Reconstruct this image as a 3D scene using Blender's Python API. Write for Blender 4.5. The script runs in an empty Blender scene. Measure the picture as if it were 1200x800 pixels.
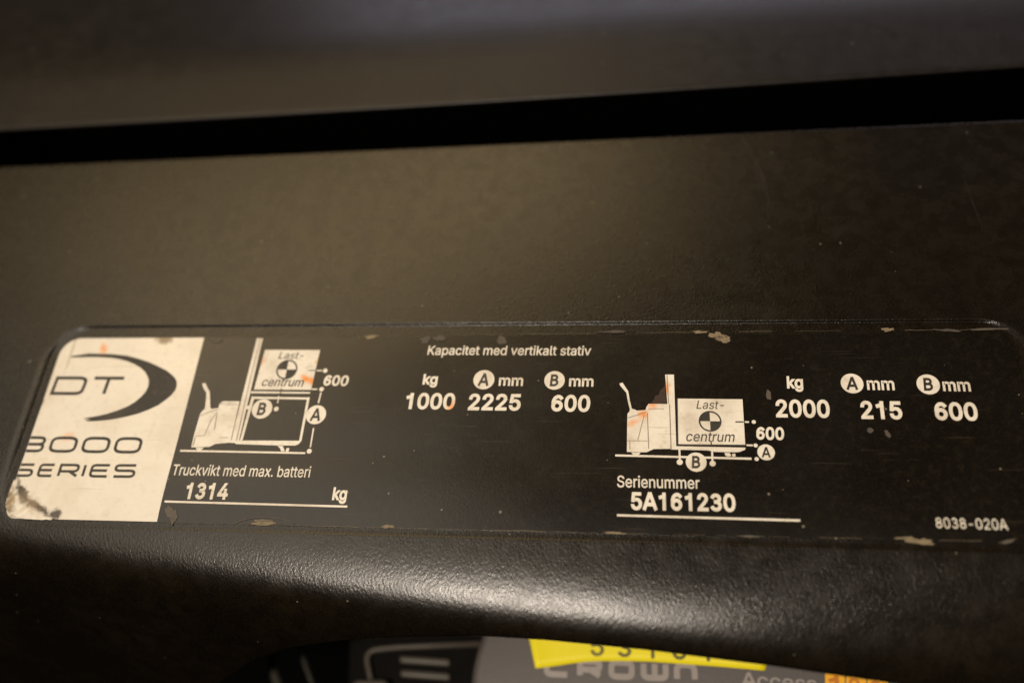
import bpy, bmesh, json, math, random
import numpy as np
from mathutils import Matrix, Vector
from mathutils.geometry import tessellate_polygon

C = bpy.context.scene.collection
SC = bpy.context.scene
random.seed(4)

# ------------------------------------------------------------------ frame of the panel
# Everything is measured in millimetres on the plate: u to the right, v up the
# panel, h out of it.  WORLD lays the panel down at 30 degrees, 0.95 m up.
MM = 0.001
WORLD = Matrix.Translation((0, 0, 0.95)) @ Matrix.Rotation(math.radians(30), 4, 'X')
RC = np.array([[0.99064784, 0.06020401, -0.12244322],
               [0.00472033, 0.88173130, 0.47172834],
               [0.13636196, -0.46789463, 0.87320102]])
FPX, DIST = 1005.966, 270.0
CAMP = RC[2] * DIST

# ------------------------------------------------------------------ camera
cam = bpy.data.cameras.new('camera')
camo = bpy.data.objects.new('camera', cam); C.objects.link(camo)
M = Matrix([list(RC[:, 0]) + [0], list(RC[:, 1]) + [0], list(RC[:, 2]) + [0], [0, 0, 0, 1]])
M = Matrix([[RC[0][0], RC[1][0], RC[2][0], CAMP[0] * MM],
            [RC[0][1], RC[1][1], RC[2][1], CAMP[1] * MM],
            [RC[0][2], RC[1][2], RC[2][2], CAMP[2] * MM],
            [0, 0, 0, 1]])
camo.matrix_world = WORLD @ M
cam.sensor_width = 36; cam.lens = FPX / 1200 * 36
cam.clip_start = 0.01; cam.clip_end = 50
cam.dof.use_dof = True; cam.dof.focus_distance = 0.253; cam.dof.aperture_fstop = 3.3
cam.dof.aperture_blades = 7
SC.camera = camo

# ------------------------------------------------------------------ world, lamps, exposure
w = bpy.data.worlds.new('World'); SC.world = w; w.use_nodes = True
w.node_tree.nodes['Background'].inputs[0].default_value = (1.0, 0.80, 0.58, 1)
w.node_tree.nodes['Background'].inputs[1].default_value = 0.006
SC.view_settings.view_transform = 'Standard'; SC.view_settings.look = 'None'
SC.view_settings.gamma = 1; SC.view_settings.exposure = 0
SC.view_settings.use_curve_mapping = False

def area(name, d, dist, sx, sy, power, col, roll=0):
    l = bpy.data.lights.new(name, 'AREA'); l.shape = 'RECTANGLE'
    l.size = sx; l.size_y = sy; l.energy = power; l.color = col
    o = bpy.data.objects.new(name, l); C.objects.link(o)
    d = Vector(d).normalized()
    loc = d * dist
    q = (-d).to_track_quat('-Z', 'Y').to_matrix().to_4x4()
    o.matrix_world = WORLD @ (Matrix.Translation(loc) @ q @ Matrix.Rotation(roll, 4, 'Z'))
    return o
# ceiling lamp behind the photographer, the warm lit room beyond the truck on the left, cool daylight far ahead
area('ceiling_lamp', (-0.13, -0.28, 0.95), 2.0, 0.17, 0.12, 32, (1.0, 0.87, 0.73))
area('lit_ceiling', (-0.47, 0.05, 0.90), 2.0, 1.35, 1.1, 9.5, (1.0, 0.86, 0.68))
area('warm_room_light', (-0.30, 0.585, 0.76), 1.6, 1.15, 0.42, 6.2, (1.0, 0.72, 0.37))
area('cool_far_light', (0.15, 0.96, 0.25), 1.8, 1.9, 0.35, 7.5, (0.86, 0.83, 1.0))

# ------------------------------------------------------------------ materials
def nodes(name):
    m = bpy.data.materials.new(name); m.use_nodes = True
    nt = m.node_tree; b = nt.nodes['Principled BSDF']
    return m, nt, b
def N(nt, t, **kw):
    n = nt.nodes.new(t)
    for k, v in kw.items(): setattr(n, k, v)
    return n
def math_node(nt, op, a, b=None, c=None, clamp=False):
    n = nt.nodes.new('ShaderNodeMath'); n.operation = op; n.use_clamp = clamp
    for i, x in enumerate((a, b, c)):
        if x is None: continue
        if isinstance(x, (int, float)): n.inputs[i].default_value = x
        else: nt.links.new(x, n.inputs[i])
    return n.outputs[0]
def noise(nt, vec, scale, detail=3, rough=0.5):
    n = nt.nodes.new('ShaderNodeTexNoise'); n.inputs['Scale'].default_value = scale
    n.inputs['Detail'].default_value = detail; n.inputs['Roughness'].default_value = rough
    nt.links.new(vec, n.inputs['Vector']); return n.outputs['Fac']
def ramp(nt, x, a, b):
    n = nt.nodes.new('ShaderNodeMapRange'); n.inputs[1].default_value = a; n.inputs[2].default_value = b
    n.interpolation_type = 'SMOOTHSTEP'
    nt.links.new(x, n.inputs[0]); return n.outputs[0]
def mix(nt, f, a, b):
    n = nt.nodes.new('ShaderNodeMix'); n.data_type = 'RGBA'
    if isinstance(f, (int, float)): n.inputs[0].default_value = f
    else: nt.links.new(f, n.inputs[0])
    for i, x in ((6, a), (7, b)):
        if isinstance(x, tuple): n.inputs[i].default_value = x + (1,)
        else: nt.links.new(x, n.inputs[i])
    return n.outputs[2]
def specks(nt, vec, scale, size, share):
    """thin scatter of dust specks of uneven size"""
    v = nt.nodes.new('ShaderNodeTexVoronoi'); v.inputs['Scale'].default_value = scale
    nt.links.new(vec, v.inputs['Vector'])
    sep = nt.nodes.new('ShaderNodeSeparateColor'); nt.links.new(v.outputs['Color'], sep.inputs[0])
    rad = math_node(nt, 'MULTIPLY', ramp(nt, sep.outputs[0], 1 - share, 1.0), size)
    return math_node(nt, 'LESS_THAN', v.outputs['Distance'], rad)

def hairs(nt, vec):
    """fine handling scratches running two ways"""
    out = None
    for ang, sx, sy, th in ((0.35, 40, 1500, 0.69), (-1.0, 30, 1300, 0.70)):
        mp = N(nt, 'ShaderNodeMapping'); mp.inputs['Rotation'].default_value = (0, 0, ang)
        mp.inputs['Scale'].default_value = (sx, sy, 1); nt.links.new(vec, mp.inputs[0])
        f = ramp(nt, noise(nt, mp.outputs[0], 1.0, 2, 0.5), th, th + 0.06)
        out = f if out is None else math_node(nt, 'MAXIMUM', out, f)
    return out

def plastic(name, col, rough, grain, spec=0.5, dirt=(0.075, 0.06, 0.035), grain_h=0.00006, amt=0.3, dust=True):
    m, nt, b = nodes(name)
    tc = N(nt, 'ShaderNodeTexCoord').outputs['Object']
    mp = N(nt, 'ShaderNodeMapping'); mp.inputs['Rotation'].default_value = (0, 0, 0.9)
    mp.inputs['Scale'].default_value = (1.0, 0.6, 1.0); nt.links.new(tc, mp.inputs[0]); g = mp.outputs[0]
    big = noise(nt, tc, 22, 4, 0.6)
    mid = noise(nt, tc, 160, 4, 0.7)
    dm = math_node(nt, 'MULTIPLY', ramp(nt, big, 0.35, 0.75), ramp(nt, mid, 0.3, 0.75))
    c = mix(nt, math_node(nt, 'MULTIPLY', dm, amt), col, dirt)
    fine = noise(nt, tc, 2600, 2, 0.6)
    c = mix(nt, math_node(nt, 'MULTIPLY', ramp(nt, fine, 0.48, 0.78), 0.42), c, dirt)
    if dust:
        sp = math_node(nt, 'MAXIMUM', specks(nt, tc, 330, 0.09, 0.16), specks(nt, tc, 110, 0.045, 0.22))
        c = mix(nt, math_node(nt, 'MULTIPLY', sp, 0.55), c, (0.30, 0.26, 0.19))
    nt.links.new(c, b.inputs['Base Color']); b.inputs['Specular IOR Level'].default_value = spec
    r = math_node(nt, 'ADD', rough, math_node(nt, 'MULTIPLY', math_node(nt, 'SUBTRACT', mid, 0.5), 0.22))
    nt.links.new(r, b.inputs['Roughness'])
    n1 = noise(nt, g, grain, 2, 0.55)
    n2 = noise(nt, g, grain * 2.6, 2, 0.5)
    hgt = math_node(nt, 'ADD', n1, math_node(nt, 'MULTIPLY', n2, 0.35))
    bp = N(nt, 'ShaderNodeBump'); bp.inputs['Distance'].default_value = grain_h
    bp.inputs['Strength'].default_value = 1.0
    nt.links.new(hgt, bp.inputs['Height']); nt.links.new(bp.outputs[0], b.inputs['Normal'])
    return m

MAT = {}
MAT['cover'] = plastic('grained_black_plastic', (0.0045, 0.0032, 0.0017), 0.27, 1650, dirt=(0.040, 0.029, 0.014), amt=0.24, grain_h=0.000085)
MAT['upper'] = plastic('smooth_dark_plastic', (0.007, 0.0056, 0.0046), 0.40, 1300, spec=0.3, dirt=(0.05, 0.042, 0.034), amt=0.15, grain_h=0.00003)
MAT['scratch'] = plastic('scratched_plastic', (0.0075, 0.006, 0.0035), 0.38, 1450, amt=0.3)
MAT['pod'] = plastic('grey_pod_plastic', (0.085, 0.074, 0.068), 0.5, 900, dirt=(0.13, 0.11, 0.10), dust=False)
MAT['box'] = plastic('black_box_plastic', (0.0025, 0.002, 0.0015), 0.7, 900, spec=0.08, dirt=(0.006, 0.005, 0.004), amt=0.1, dust=False)
MAT['rail'] = plastic('worn_grey_rail', (0.06, 0.05, 0.036), 0.5, 700, dust=False)
MAT['hose'] = plastic('dull_hose', (0.018, 0.017, 0.010), 0.5, 700, spec=0.3, dust=False)
m, nt, b = nodes('dark_void'); b.inputs['Base Color'].default_value = (0.002, 0.002, 0.002, 1)
b.inputs['Roughness'].default_value = 1; b.inputs['Specular IOR Level'].default_value = 0; MAT['void'] = m

def film_mat():
    m, nt, b = nodes('black_printed_film')
    tc = N(nt, 'ShaderNodeTexCoord').outputs['Object']
    big = noise(nt, tc, 30, 4, 0.6); mid = noise(nt, tc, 400, 4, 0.7); fine = noise(nt, tc, 2400, 2, 0.6)
    c = mix(nt, math_node(nt, 'MULTIPLY', ramp(nt, mid, 0.45, 0.8), 0.30), (0.0048, 0.0036, 0.0022), (0.034, 0.025, 0.014))
    c = mix(nt, math_node(nt, 'MULTIPLY', ramp(nt, fine, 0.52, 0.8), 0.35), c, (0.05, 0.04, 0.026))
    c = mix(nt, math_node(nt, 'MULTIPLY', hairs(nt, tc), 0.25), c, (0.10, 0.085, 0.06))
    sp = math_node(nt, 'MAXIMUM', specks(nt, tc, 330, 0.10, 0.16), specks(nt, tc, 120, 0.05, 0.20))
    c = mix(nt, math_node(nt, 'MULTIPLY', sp, 0.5), c, (0.35, 0.30, 0.22))
    nt.links.new(c, b.inputs['Base Color'])
    nt.links.new(math_node(nt, 'ADD', 0.16, math_node(nt, 'MULTIPLY', big, 0.20)), b.inputs['Roughness'])
    bp = N(nt, 'ShaderNodeBump'); bp.inputs['Distance'].default_value = 0.00002
    nt.links.new(noise(nt, tc, 1500, 2, 0.5), bp.inputs['Height']); nt.links.new(bp.outputs[0], b.inputs['Normal'])
    return m
MAT['film'] = film_mat()

def ink(name, col, worn, rough=0.45, stains=(), w_amt=0.25, scr=0.0, ripple=0.0):
    """printed colour with grime and stains of their own shape, stains = (u, v, ru, rv, angle, colour, strength, softness)"""
    m, nt, b = nodes(name)
    tc = N(nt, 'ShaderNodeTexCoord').outputs['Object']
    big = noise(nt, tc, 45, 4, 0.65); mid = noise(nt, tc, 420, 4, 0.7); fine = noise(nt, tc, 1900, 3, 0.6)
    c = mix(nt, math_node(nt, 'MULTIPLY', ramp(nt, big, 0.42, 0.72), w_amt), col, worn)
    c = mix(nt, math_node(nt, 'MULTIPLY', ramp(nt, mid, 0.5, 0.78), w_amt), c, worn)
    c = mix(nt, math_node(nt, 'MULTIPLY', ramp(nt, fine, 0.55, 0.85), w_amt), c, worn)
    if scr: c = mix(nt, math_node(nt, 'MULTIPLY', hairs(nt, tc), scr), c, (0.12, 0.095, 0.06))
    if stains:
        sx = nt.nodes.new('ShaderNodeSeparateXYZ'); nt.links.new(tc, sx.inputs[0])
        wob = math_node(nt, 'MULTIPLY', math_node(nt, 'SUBTRACT', noise(nt, tc, 700, 4, 0.65), 0.5), 1.5)
        for (su, sv, ru, rv, an, sc, st, so) in stains:
            dx = math_node(nt, 'SUBTRACT', sx.outputs[0], su * MM); dy = math_node(nt, 'SUBTRACT', sx.outputs[1], sv * MM)
            ca, sa = math.cos(an), math.sin(an)
            a1 = math_node(nt, 'ADD', math_node(nt, 'MULTIPLY', dx, ca / (ru * MM)), math_node(nt, 'MULTIPLY', dy, sa / (ru * MM)))
            a2 = math_node(nt, 'ADD', math_node(nt, 'MULTIPLY', dx, -sa / (rv * MM)), math_node(nt, 'MULTIPLY', dy, ca / (rv * MM)))
            d = math_node(nt, 'SQRT', math_node(nt, 'ADD', math_node(nt, 'MULTIPLY', a1, a1), math_node(nt, 'MULTIPLY', a2, a2)))
            d = math_node(nt, 'ADD', d, wob)
            f = math_node(nt, 'SUBTRACT', 1.0, ramp(nt, d, 1.0 - so, 1.0 + so * 0.3))
            c = mix(nt, math_node(nt, 'MULTIPLY', f, st), c, sc)
    nt.links.new(c, b.inputs['Base Color']); b.inputs['Roughness'].default_value = rough
    bp = N(nt, 'ShaderNodeBump'); bp.inputs['Distance'].default_value = 0.00003
    nt.links.new(noise(nt, tc, 500, 3, 0.5), bp.inputs['Height']); nt.links.new(bp.outputs[0], b.inputs['Normal'])
    if ripple:
        b2 = N(nt, 'ShaderNodeBump'); b2.inputs['Distance'].default_value = ripple
        nt.links.new(noise(nt, tc, 75, 2, 0.5), b2.inputs['Height']); nt.links.new(bp.outputs[0], b2.inputs['Normal']); nt.links.new(b2.outputs[0], b.inputs['Normal'])
    return m

# ------------------------------------------------------------------ geometry helpers
def at(x, y, h=0.0):
    """where the photograph's pixel (x, y) lands on the plane h mm above the plate"""
    d = RC.T @ np.array([x - 600.0, -(y - 400.0), -FPX])
    t = (h - CAMP[2]) / d[2]
    p = CAMP + d * t
    return float(p[0]), float(p[1])

def link(name, verts, faces, mat, parent=None, smooth=False, base=(0, 0, 0)):
    me = bpy.data.meshes.new(name)
    me.from_pydata([((x - base[0]) * MM, (y - base[1]) * MM, (z - base[2]) * MM) for x, y, z in verts], [], [tuple(f) for f in faces])
    me.validate(); me.update()
    if smooth: me.polygons.foreach_set('use_smooth', [True] * len(me.polygons))
    me.materials.append(mat)
    o = bpy.data.objects.new(name, me); C.objects.link(o)
    if parent is not None: o.parent = parent
    else: o.matrix_world = WORLD @ Matrix.Translation(Vector(base) * MM)
    return o
def tag(o, label=None, cat=None, group=None, kind=None):
    if label: o['label'] = label
    if cat: o['category'] = cat
    if group: o['group'] = group
    if kind: o['kind'] = kind
    return o
def thing(name, label, cat, base=(0, 0, 0), group=None):
    o = bpy.data.objects.new(name, None); C.objects.link(o)
    o.empty_display_size = 0.01
    o.matrix_world = WORLD @ Matrix.Translation(Vector(base) * MM)
    return tag(o, label, cat, group)
def smooth01(x):
    x = np.clip(x, 0, 1); return x * x * (3 - 2 * x)

# --- the moulded cover's surface: arc length s down the panel (s = -v), slope angle th(u, s)
US = np.arange(-330.0, 330.1, 2.0)
SS = np.arange(-85.0, 190.01, 0.25)
def fold_centre(u): return 80.0 + 0.085 * u - 0.00012 * u * u
_k = np.exp(-0.5 * (np.arange(-12, 13) * 0.25 / 1.3) ** 2); _k /= _k.sum()
def theta(u):
    d = SS - fold_centre(u)
    t = np.interp(d, [-14, -7, 0, 4, 8, 12, 20, 60], [3, 7, 14, 27, 47, 60, 68, 70])
    t = np.minimum(t, 70)
    lead = 3 * smooth01((SS - 40) / 20)
    t = np.where(d < -14, np.minimum(lead, 3), np.maximum(t * smooth01((SS - 40) / 16), lead))
    t = np.convolve(np.pad(t, 12, mode='edge'), _k, mode='valid')
    return np.radians(t)
TAB = np.zeros((len(US), len(SS), 3))
for i, u in enumerate(US):
    th = theta(u)
    i0 = np.searchsorted(SS, 0.0)
    y = -np.concatenate([[0], np.cumsum((np.cos(th[1:]) + np.cos(th[:-1])) / 2 * 0.25)])
    z = -np.concatenate([[0], np.cumsum((np.sin(th[1:]) + np.sin(th[:-1])) / 2 * 0.25)])
    # to the right the moulding falls away and turns outward
    g_ = 0.11 * (max(0.0, min(u, 80.0) - 30.0) ** 2 / 100.0 + max(0.0, u - 80.0))
    z = z - g_ * smooth01((SS - 58) / 50)
    TAB[i, :, 0] = y - y[i0]; TAB[i, :, 1] = z - z[i0]; TAB[i, :, 2] = th
def S(u, s, h=0.0):
    """point h mm off the cover at arc length s, and the slope there"""
    a = (u - US[0]) / 2.0; i = int(min(max(a, 0), len(US) - 2)); fa = min(max(a - i, 0), 1)
    c = (s - SS[0]) / 0.25; j = int(min(max(c, 0), len(SS) - 2)); fc = c - j
    r = (TAB[i, j] * (1 - fc) + TAB[i, j + 1] * fc) * (1 - fa) + (TAB[i + 1, j] * (1 - fc) + TAB[i + 1, j + 1] * fc) * fa
    y, z, th = r
    return (u, y - math.sin(th) * h, z + math.cos(th) * h), th

SIL = [(60, 960), (150, 880), (215, 832), (262, 795), (300, 770), (340, 757), (400, 748.5), (480, 744), (560, 742), (640, 746),
       (760, 757), (900, 775), (1050, 797), (1200, 822), (1350, 850)]
def project(p):
    q = RC @ (np.array(p) - CAMP)
    return 600 + FPX * q[0] / -q[2], 400 - FPX * q[1] / -q[2]
def cut_s(u):
    lo, hi = fold_centre(u) - 2, 170.0
    for _ in range(24):
        md = (lo + hi) / 2
        x, y = project(S(u, md)[0])
        if y < np.interp(x, [a for a, _ in SIL], [b_ for _, b_ in SIL]): lo = md
        else: hi = md
    return lo

# ------------------------------------------------------------------ the moulded cover with its recess
RU0, RU1, RV0, RV1, RR = -157.3, 151.3, -62.3, 6.6, 13.0
def depth(v): return 0.6 - 0.42 * float(smooth01((-v - 35) / 22))
def recess(u, v):
    cx, cy = (RU0 + RU1) / 2, (RV0 + RV1) / 2
    hx, hy = (RU1 - RU0) / 2 - RR, (RV1 - RV0) / 2 - RR
    qx, qy = abs(u - cx) - hx, abs(v - cy) - hy
    d = math.hypot(max(qx, 0), max(qy, 0)) + min(max(qx, qy), 0) - RR
    return -depth(v) * float(smooth01((0.35 - d) / 0.8))
def spaced(a, b, step, fine, at_list, width):
    out = [a]
    while out[-1] < b:
        x = out[-1]
        near = any(abs(x - q) < width for q in at_list)
        out.append(x + (fine if near else step))
    out[-1] = b
    return out
def cover_mesh():
    us = spaced(-290, 250, 1.6, 0.3, [RU0, RU1], 1.4)
    # fine columns round the recess corners too
    s1 = spaced(-80.0, 66.0, 1.3, 0.16, [-RV1, -RV0], 1.1)
    verts, faces = [], []
    ncol = None
    for u in us:
        col = []
        # far rim rolls over into the slot
        for k in range(9):
            a = math.radians(100 - k * 12.5 )
            p, th = S(u, -80.0); p = (u, p[1] + 0.012 * u, p[2])
            col.append((u, p[1] + 1.6 * math.sin(a), p[2] - 1.6 + 1.6 * math.cos(a)))
        first = (u, col[0][1] - 0.3, col[0][2] - 22)
        col.insert(0, first)
        for s in s1:
            p = S(u, s, recess(u, -s))[0]
            col.append((u, p[1] + 0.012 * u * float(smooth01((-s - 30) / 50)), p[2]))
        se = cut_s(u)
        for k in range(1, 61):
            t = k / 60.0
            col.append(S(u, 66.0 + (se - 66.0) * t, recess(u, -(66.0 + (se - 66.0) * t)))[0])
        p, th = S(u, se)
        r = 1.8
        cy, cz = p[1] - math.sin(th) * -r, p[2] - math.cos(th) * r
        for k in range(1, 11):
            a = th + math.radians(12 * k)
            col.append((u, cy - math.sin(a) * r, cz + math.cos(a) * r))
        a = th + math.radians(120)
        col.append((u, col[-1][1] - math.cos(a) * 14, col[-1][2] - math.sin(a) * 14))
        ncol = len(col)
        verts += col
    for i in range(len(us) - 1):
        for j in range(ncol - 1):
            a = i * ncol + j
            faces.append((a, a + 1, a + 1 + ncol, a + ncol))
    return verts, faces
v, f = cover_mesh()
cover = link('truck_cover', v, f, MAT['cover'], smooth=True)
tag(cover, 'black grained plastic truck cover with a rolled lower edge, carrying the long data plate', 'cover')

# faint scratches across the upper right of the cover
for pts, wd_ in (([(868, 158), (880, 180), (893, 205), (902, 240)], 0.55), ([(905, 300), (921, 322)], 0.22), ([(1128, 205), (1140, 238), (1152, 268)], 0.35),
                 ([(500, 236), (503, 246)], 0.5), ([(760, 268), (772, 262)], 0.4), ([(318, 236), (340, 240)], 0.25)):
    P = [at(x, y, 0) for x, y in pts]; L_, R2 = [], []
    for i, p in enumerate(P):
        a = P[max(i - 1, 0)]; c = P[min(i + 1, len(P) - 1)]; d = (c[0] - a[0], c[1] - a[1]); q_ = math.hypot(*d)
        k_ = wd_ * (0.25 + 0.75 * math.sin(math.pi * (i + 0.3) / (len(P) - 0.4)))
        L_.append((p[0] - d[1] / q_ * k_ / 2, p[1] + d[0] / q_ * k_ / 2)); R2.append((p[0] + d[1] / q_ * k_ / 2, p[1] - d[0] / q_ * k_ / 2))
    vs = [S(x, -y, 0.012)[0] for x, y in L_ + R2]; n_ = len(P)
    o = link('scratch', vs, [(i, n_ + i, n_ + i + 1, i + 1) for i in range(n_ - 1)], MAT['scratch'], cover)
    o.matrix_parent_inverse.identity()

# ------------------------------------------------------------------ the cover above the slot
def upper_mesh():
    us = np.arange(-330, 300.1, 3.0)
    verts, faces = [], []
    prof = []
    for u in us:
        e = 96.6 + 0.026 * u + 0.00003 * u * u                      # foot of the lip
        z0 = 6.0
        col = []
        for k in range(4):                                 # underside of the lip
            col.append((u, e + 9 - k * 2.6, z0 - 1.9))
        for k in range(9):
            a = math.radians(190 - k * 23.0)
            col.append((u, e - 0.9 * math.sin(a), z0 - 0.9 + 0.9 * math.cos(a)))
        y, z, th = e, z0, 0.0
        for k in range(1, 90):
            ds = 1.4
            s = k * ds
            ang = math.radians(-12 * smooth01((s - 18 - 0.015 * u) / 34))
            y += math.cos(ang) * ds; z += math.sin(ang) * ds
            col.append((u, y, z))
        n = len(col); verts += col
    for i in range(len(us) - 1):
        for j in range(n - 1):
            a = i * n + j
            faces.append((a, a + n, a + 1 + n, a + 1))
    return verts, faces
v, f = upper_mesh()
tag(link('upper_cover', v, f, MAT['upper'], smooth=True),
    'smooth dark plastic cover with a thin worn lip above the black slot', 'cover')

# ------------------------------------------------------------------ the hollow behind the covers
x0, x1, y0, y1, zt, zb = -420, 400, -330, 330, -24, -380
bv = [(x0, y0, zt), (x1, y0, zt), (x1, y1, zt), (x0, y1, zt), (x0, y0, zb), (x1, y0, zb), (x1, y1, zb), (x0, y1, zb)]
bf = [(4, 5, 6, 7), (0, 1, 5, 4), (1, 2, 6, 5), (2, 3, 7, 6), (3, 0, 4, 7)]
tag(link('truck_interior', bv, bf, MAT['void']), 'dark hollow of the truck body behind the covers', None, None, 'structure')

# ------------------------------------------------------------------ flat shapes laid on the plate
FLOOR = -0.6
def lay(name, loops, mat, parent, h, skirt=0.0, smooth=False):
    """fill closed loops (list of lists of (u, v), holes after their outline) and lay them on the bent plate"""
    bm = bmesh.new()
    for gi, grp in enumerate(loops):
        flat = [p for l in grp for p in l]
        vs = [bm.verts.new((p[0], p[1], 0.002 * (gi % 20))) for p in flat]
        for t in tessellate_polygon([[Vector((p[0], p[1], 0)) for p in l] for l in grp]):
            try: bm.faces.new([vs[i] for i in t])
            except ValueError: pass
    ys = [v_.co.y for v_ in bm.verts]; xs = [v_.co.x for v_ in bm.verts]
    if min(ys) < -34 and max(ys) - min(ys) > 3:
        yy = -34.0
        while yy > min(ys):
            if yy < max(ys):
                bmesh.ops.bisect_plane(bm, geom=bm.verts[:] + bm.edges[:] + bm.faces[:], plane_co=(0, yy, 0), plane_no=(0, 1, 0))
            yy -= 1.5
    if max(xs) - min(xs) > 20 and min(ys) < -40:
        xx = min(xs) + 12
        while xx < max(xs):
            bmesh.ops.bisect_plane(bm, geom=bm.verts[:] + bm.edges[:] + bm.faces[:], plane_co=(xx, 0, 0), plane_no=(1, 0, 0))
            xx += 12
    bmesh.ops.recalc_face_normals(bm, faces=bm.faces[:])
    for f_ in bm.faces:
        if f_.normal.z < 0: f_.normal_flip()
    if skirt:
        be = [e for e in bm.edges if len(e.link_faces) == 1]
        r = bmesh.ops.extrude_edge_only(bm, edges=be)
        for v_ in [g for g in r['geom'] if isinstance(g, bmesh.types.BMVert)]: v_.co.z = -skirt
    for v_ in bm.verts:
        hh = h + v_.co.z
        p, _ = S(v_.co.x, -v_.co.y, hh - depth(v_.co.y))
        v_.co = Vector(p) * MM
    me = bpy.data.meshes.new(name); bm.to_mesh(me); bm.free()
    me.materials.append(mat)
    o = bpy.data.objects.new(name, me); C.objects.link(o); o.parent = parent
    return o

def px(pts, h=FLOOR): return [at(x, y, h) for x, y in pts]
def ring(cx, cy, r, n=28, ry=None, a0=0, a1=2 * math.pi):
    ry = ry or r
    return [(cx + r * math.cos(a0 + (a1 - a0) * k / n), cy + ry * math.sin(a0 + (a1 - a0) * k / n)) for k in range(n)]
def stroke(pts, wd, closed=False):
    """a line of width wd (mm) along pts, as one outline (plus its inner loop when closed)"""
    P = [np.array(p, float) for p in pts]; n = len(P)
    L, R_ = [], []
    for i in range(n):
        a = P[i - 1] if (i > 0 or closed) else None
        c = P[(i + 1) % n] if (i < n - 1 or closed) else None
        d1 = (P[i] - a) if a is not None else (c - P[i]); d2 = (c - P[i]) if c is not None else d1
        d1 = d1 / max(np.hypot(*d1), 1e-9); d2 = d2 / max(np.hypot(*d2), 1e-9)
        n1 = np.array([-d1[1], d1[0]]); n2 = np.array([-d2[1], d2[0]])
        m_ = n1 + n2; q = m_ @ m_
        m_ = m_ * (2 / q) if q > 0.5 else n1
        L.append(tuple(P[i] + m_ * wd / 2)); R_.append(tuple(P[i] - m_ * wd / 2))
    if closed:
        A = abs(sum(L[i][0] * L[(i + 1) % n][1] - L[(i + 1) % n][0] * L[i][1] for i in range(n)))
        B = abs(sum(R_[i][0] * R_[(i + 1) % n][1] - R_[(i + 1) % n][0] * R_[i][1] for i in range(n)))
        return [L, R_] if A > B else [R_, L]
    return [L + R_[::-1]]
def soft(pts, r, n=5, closed=False):
    """round the corners of a polyline"""
    P = [np.array(p, float) for p in pts]; out = []
    m_ = len(P)
    for i in range(m_):
        if not closed and i in (0, m_ - 1): out.append(tuple(P[i])); continue
        a, b_, c = P[i - 1], P[i], P[(i + 1) % m_]
        la, lc = np.hypot(*(a - b_)), np.hypot(*(c - b_))
        rr = min(r, la * 0.48, lc * 0.48)
        p0 = b_ + (a - b_) / la * rr; p1 = b_ + (c - b_) / lc * rr
        for k in range(n + 1):
            t = k / n; out.append(tuple((1 - t) ** 2 * p0 + 2 * t * (1 - t) * b_ + t * t * p1))
    return out

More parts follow.
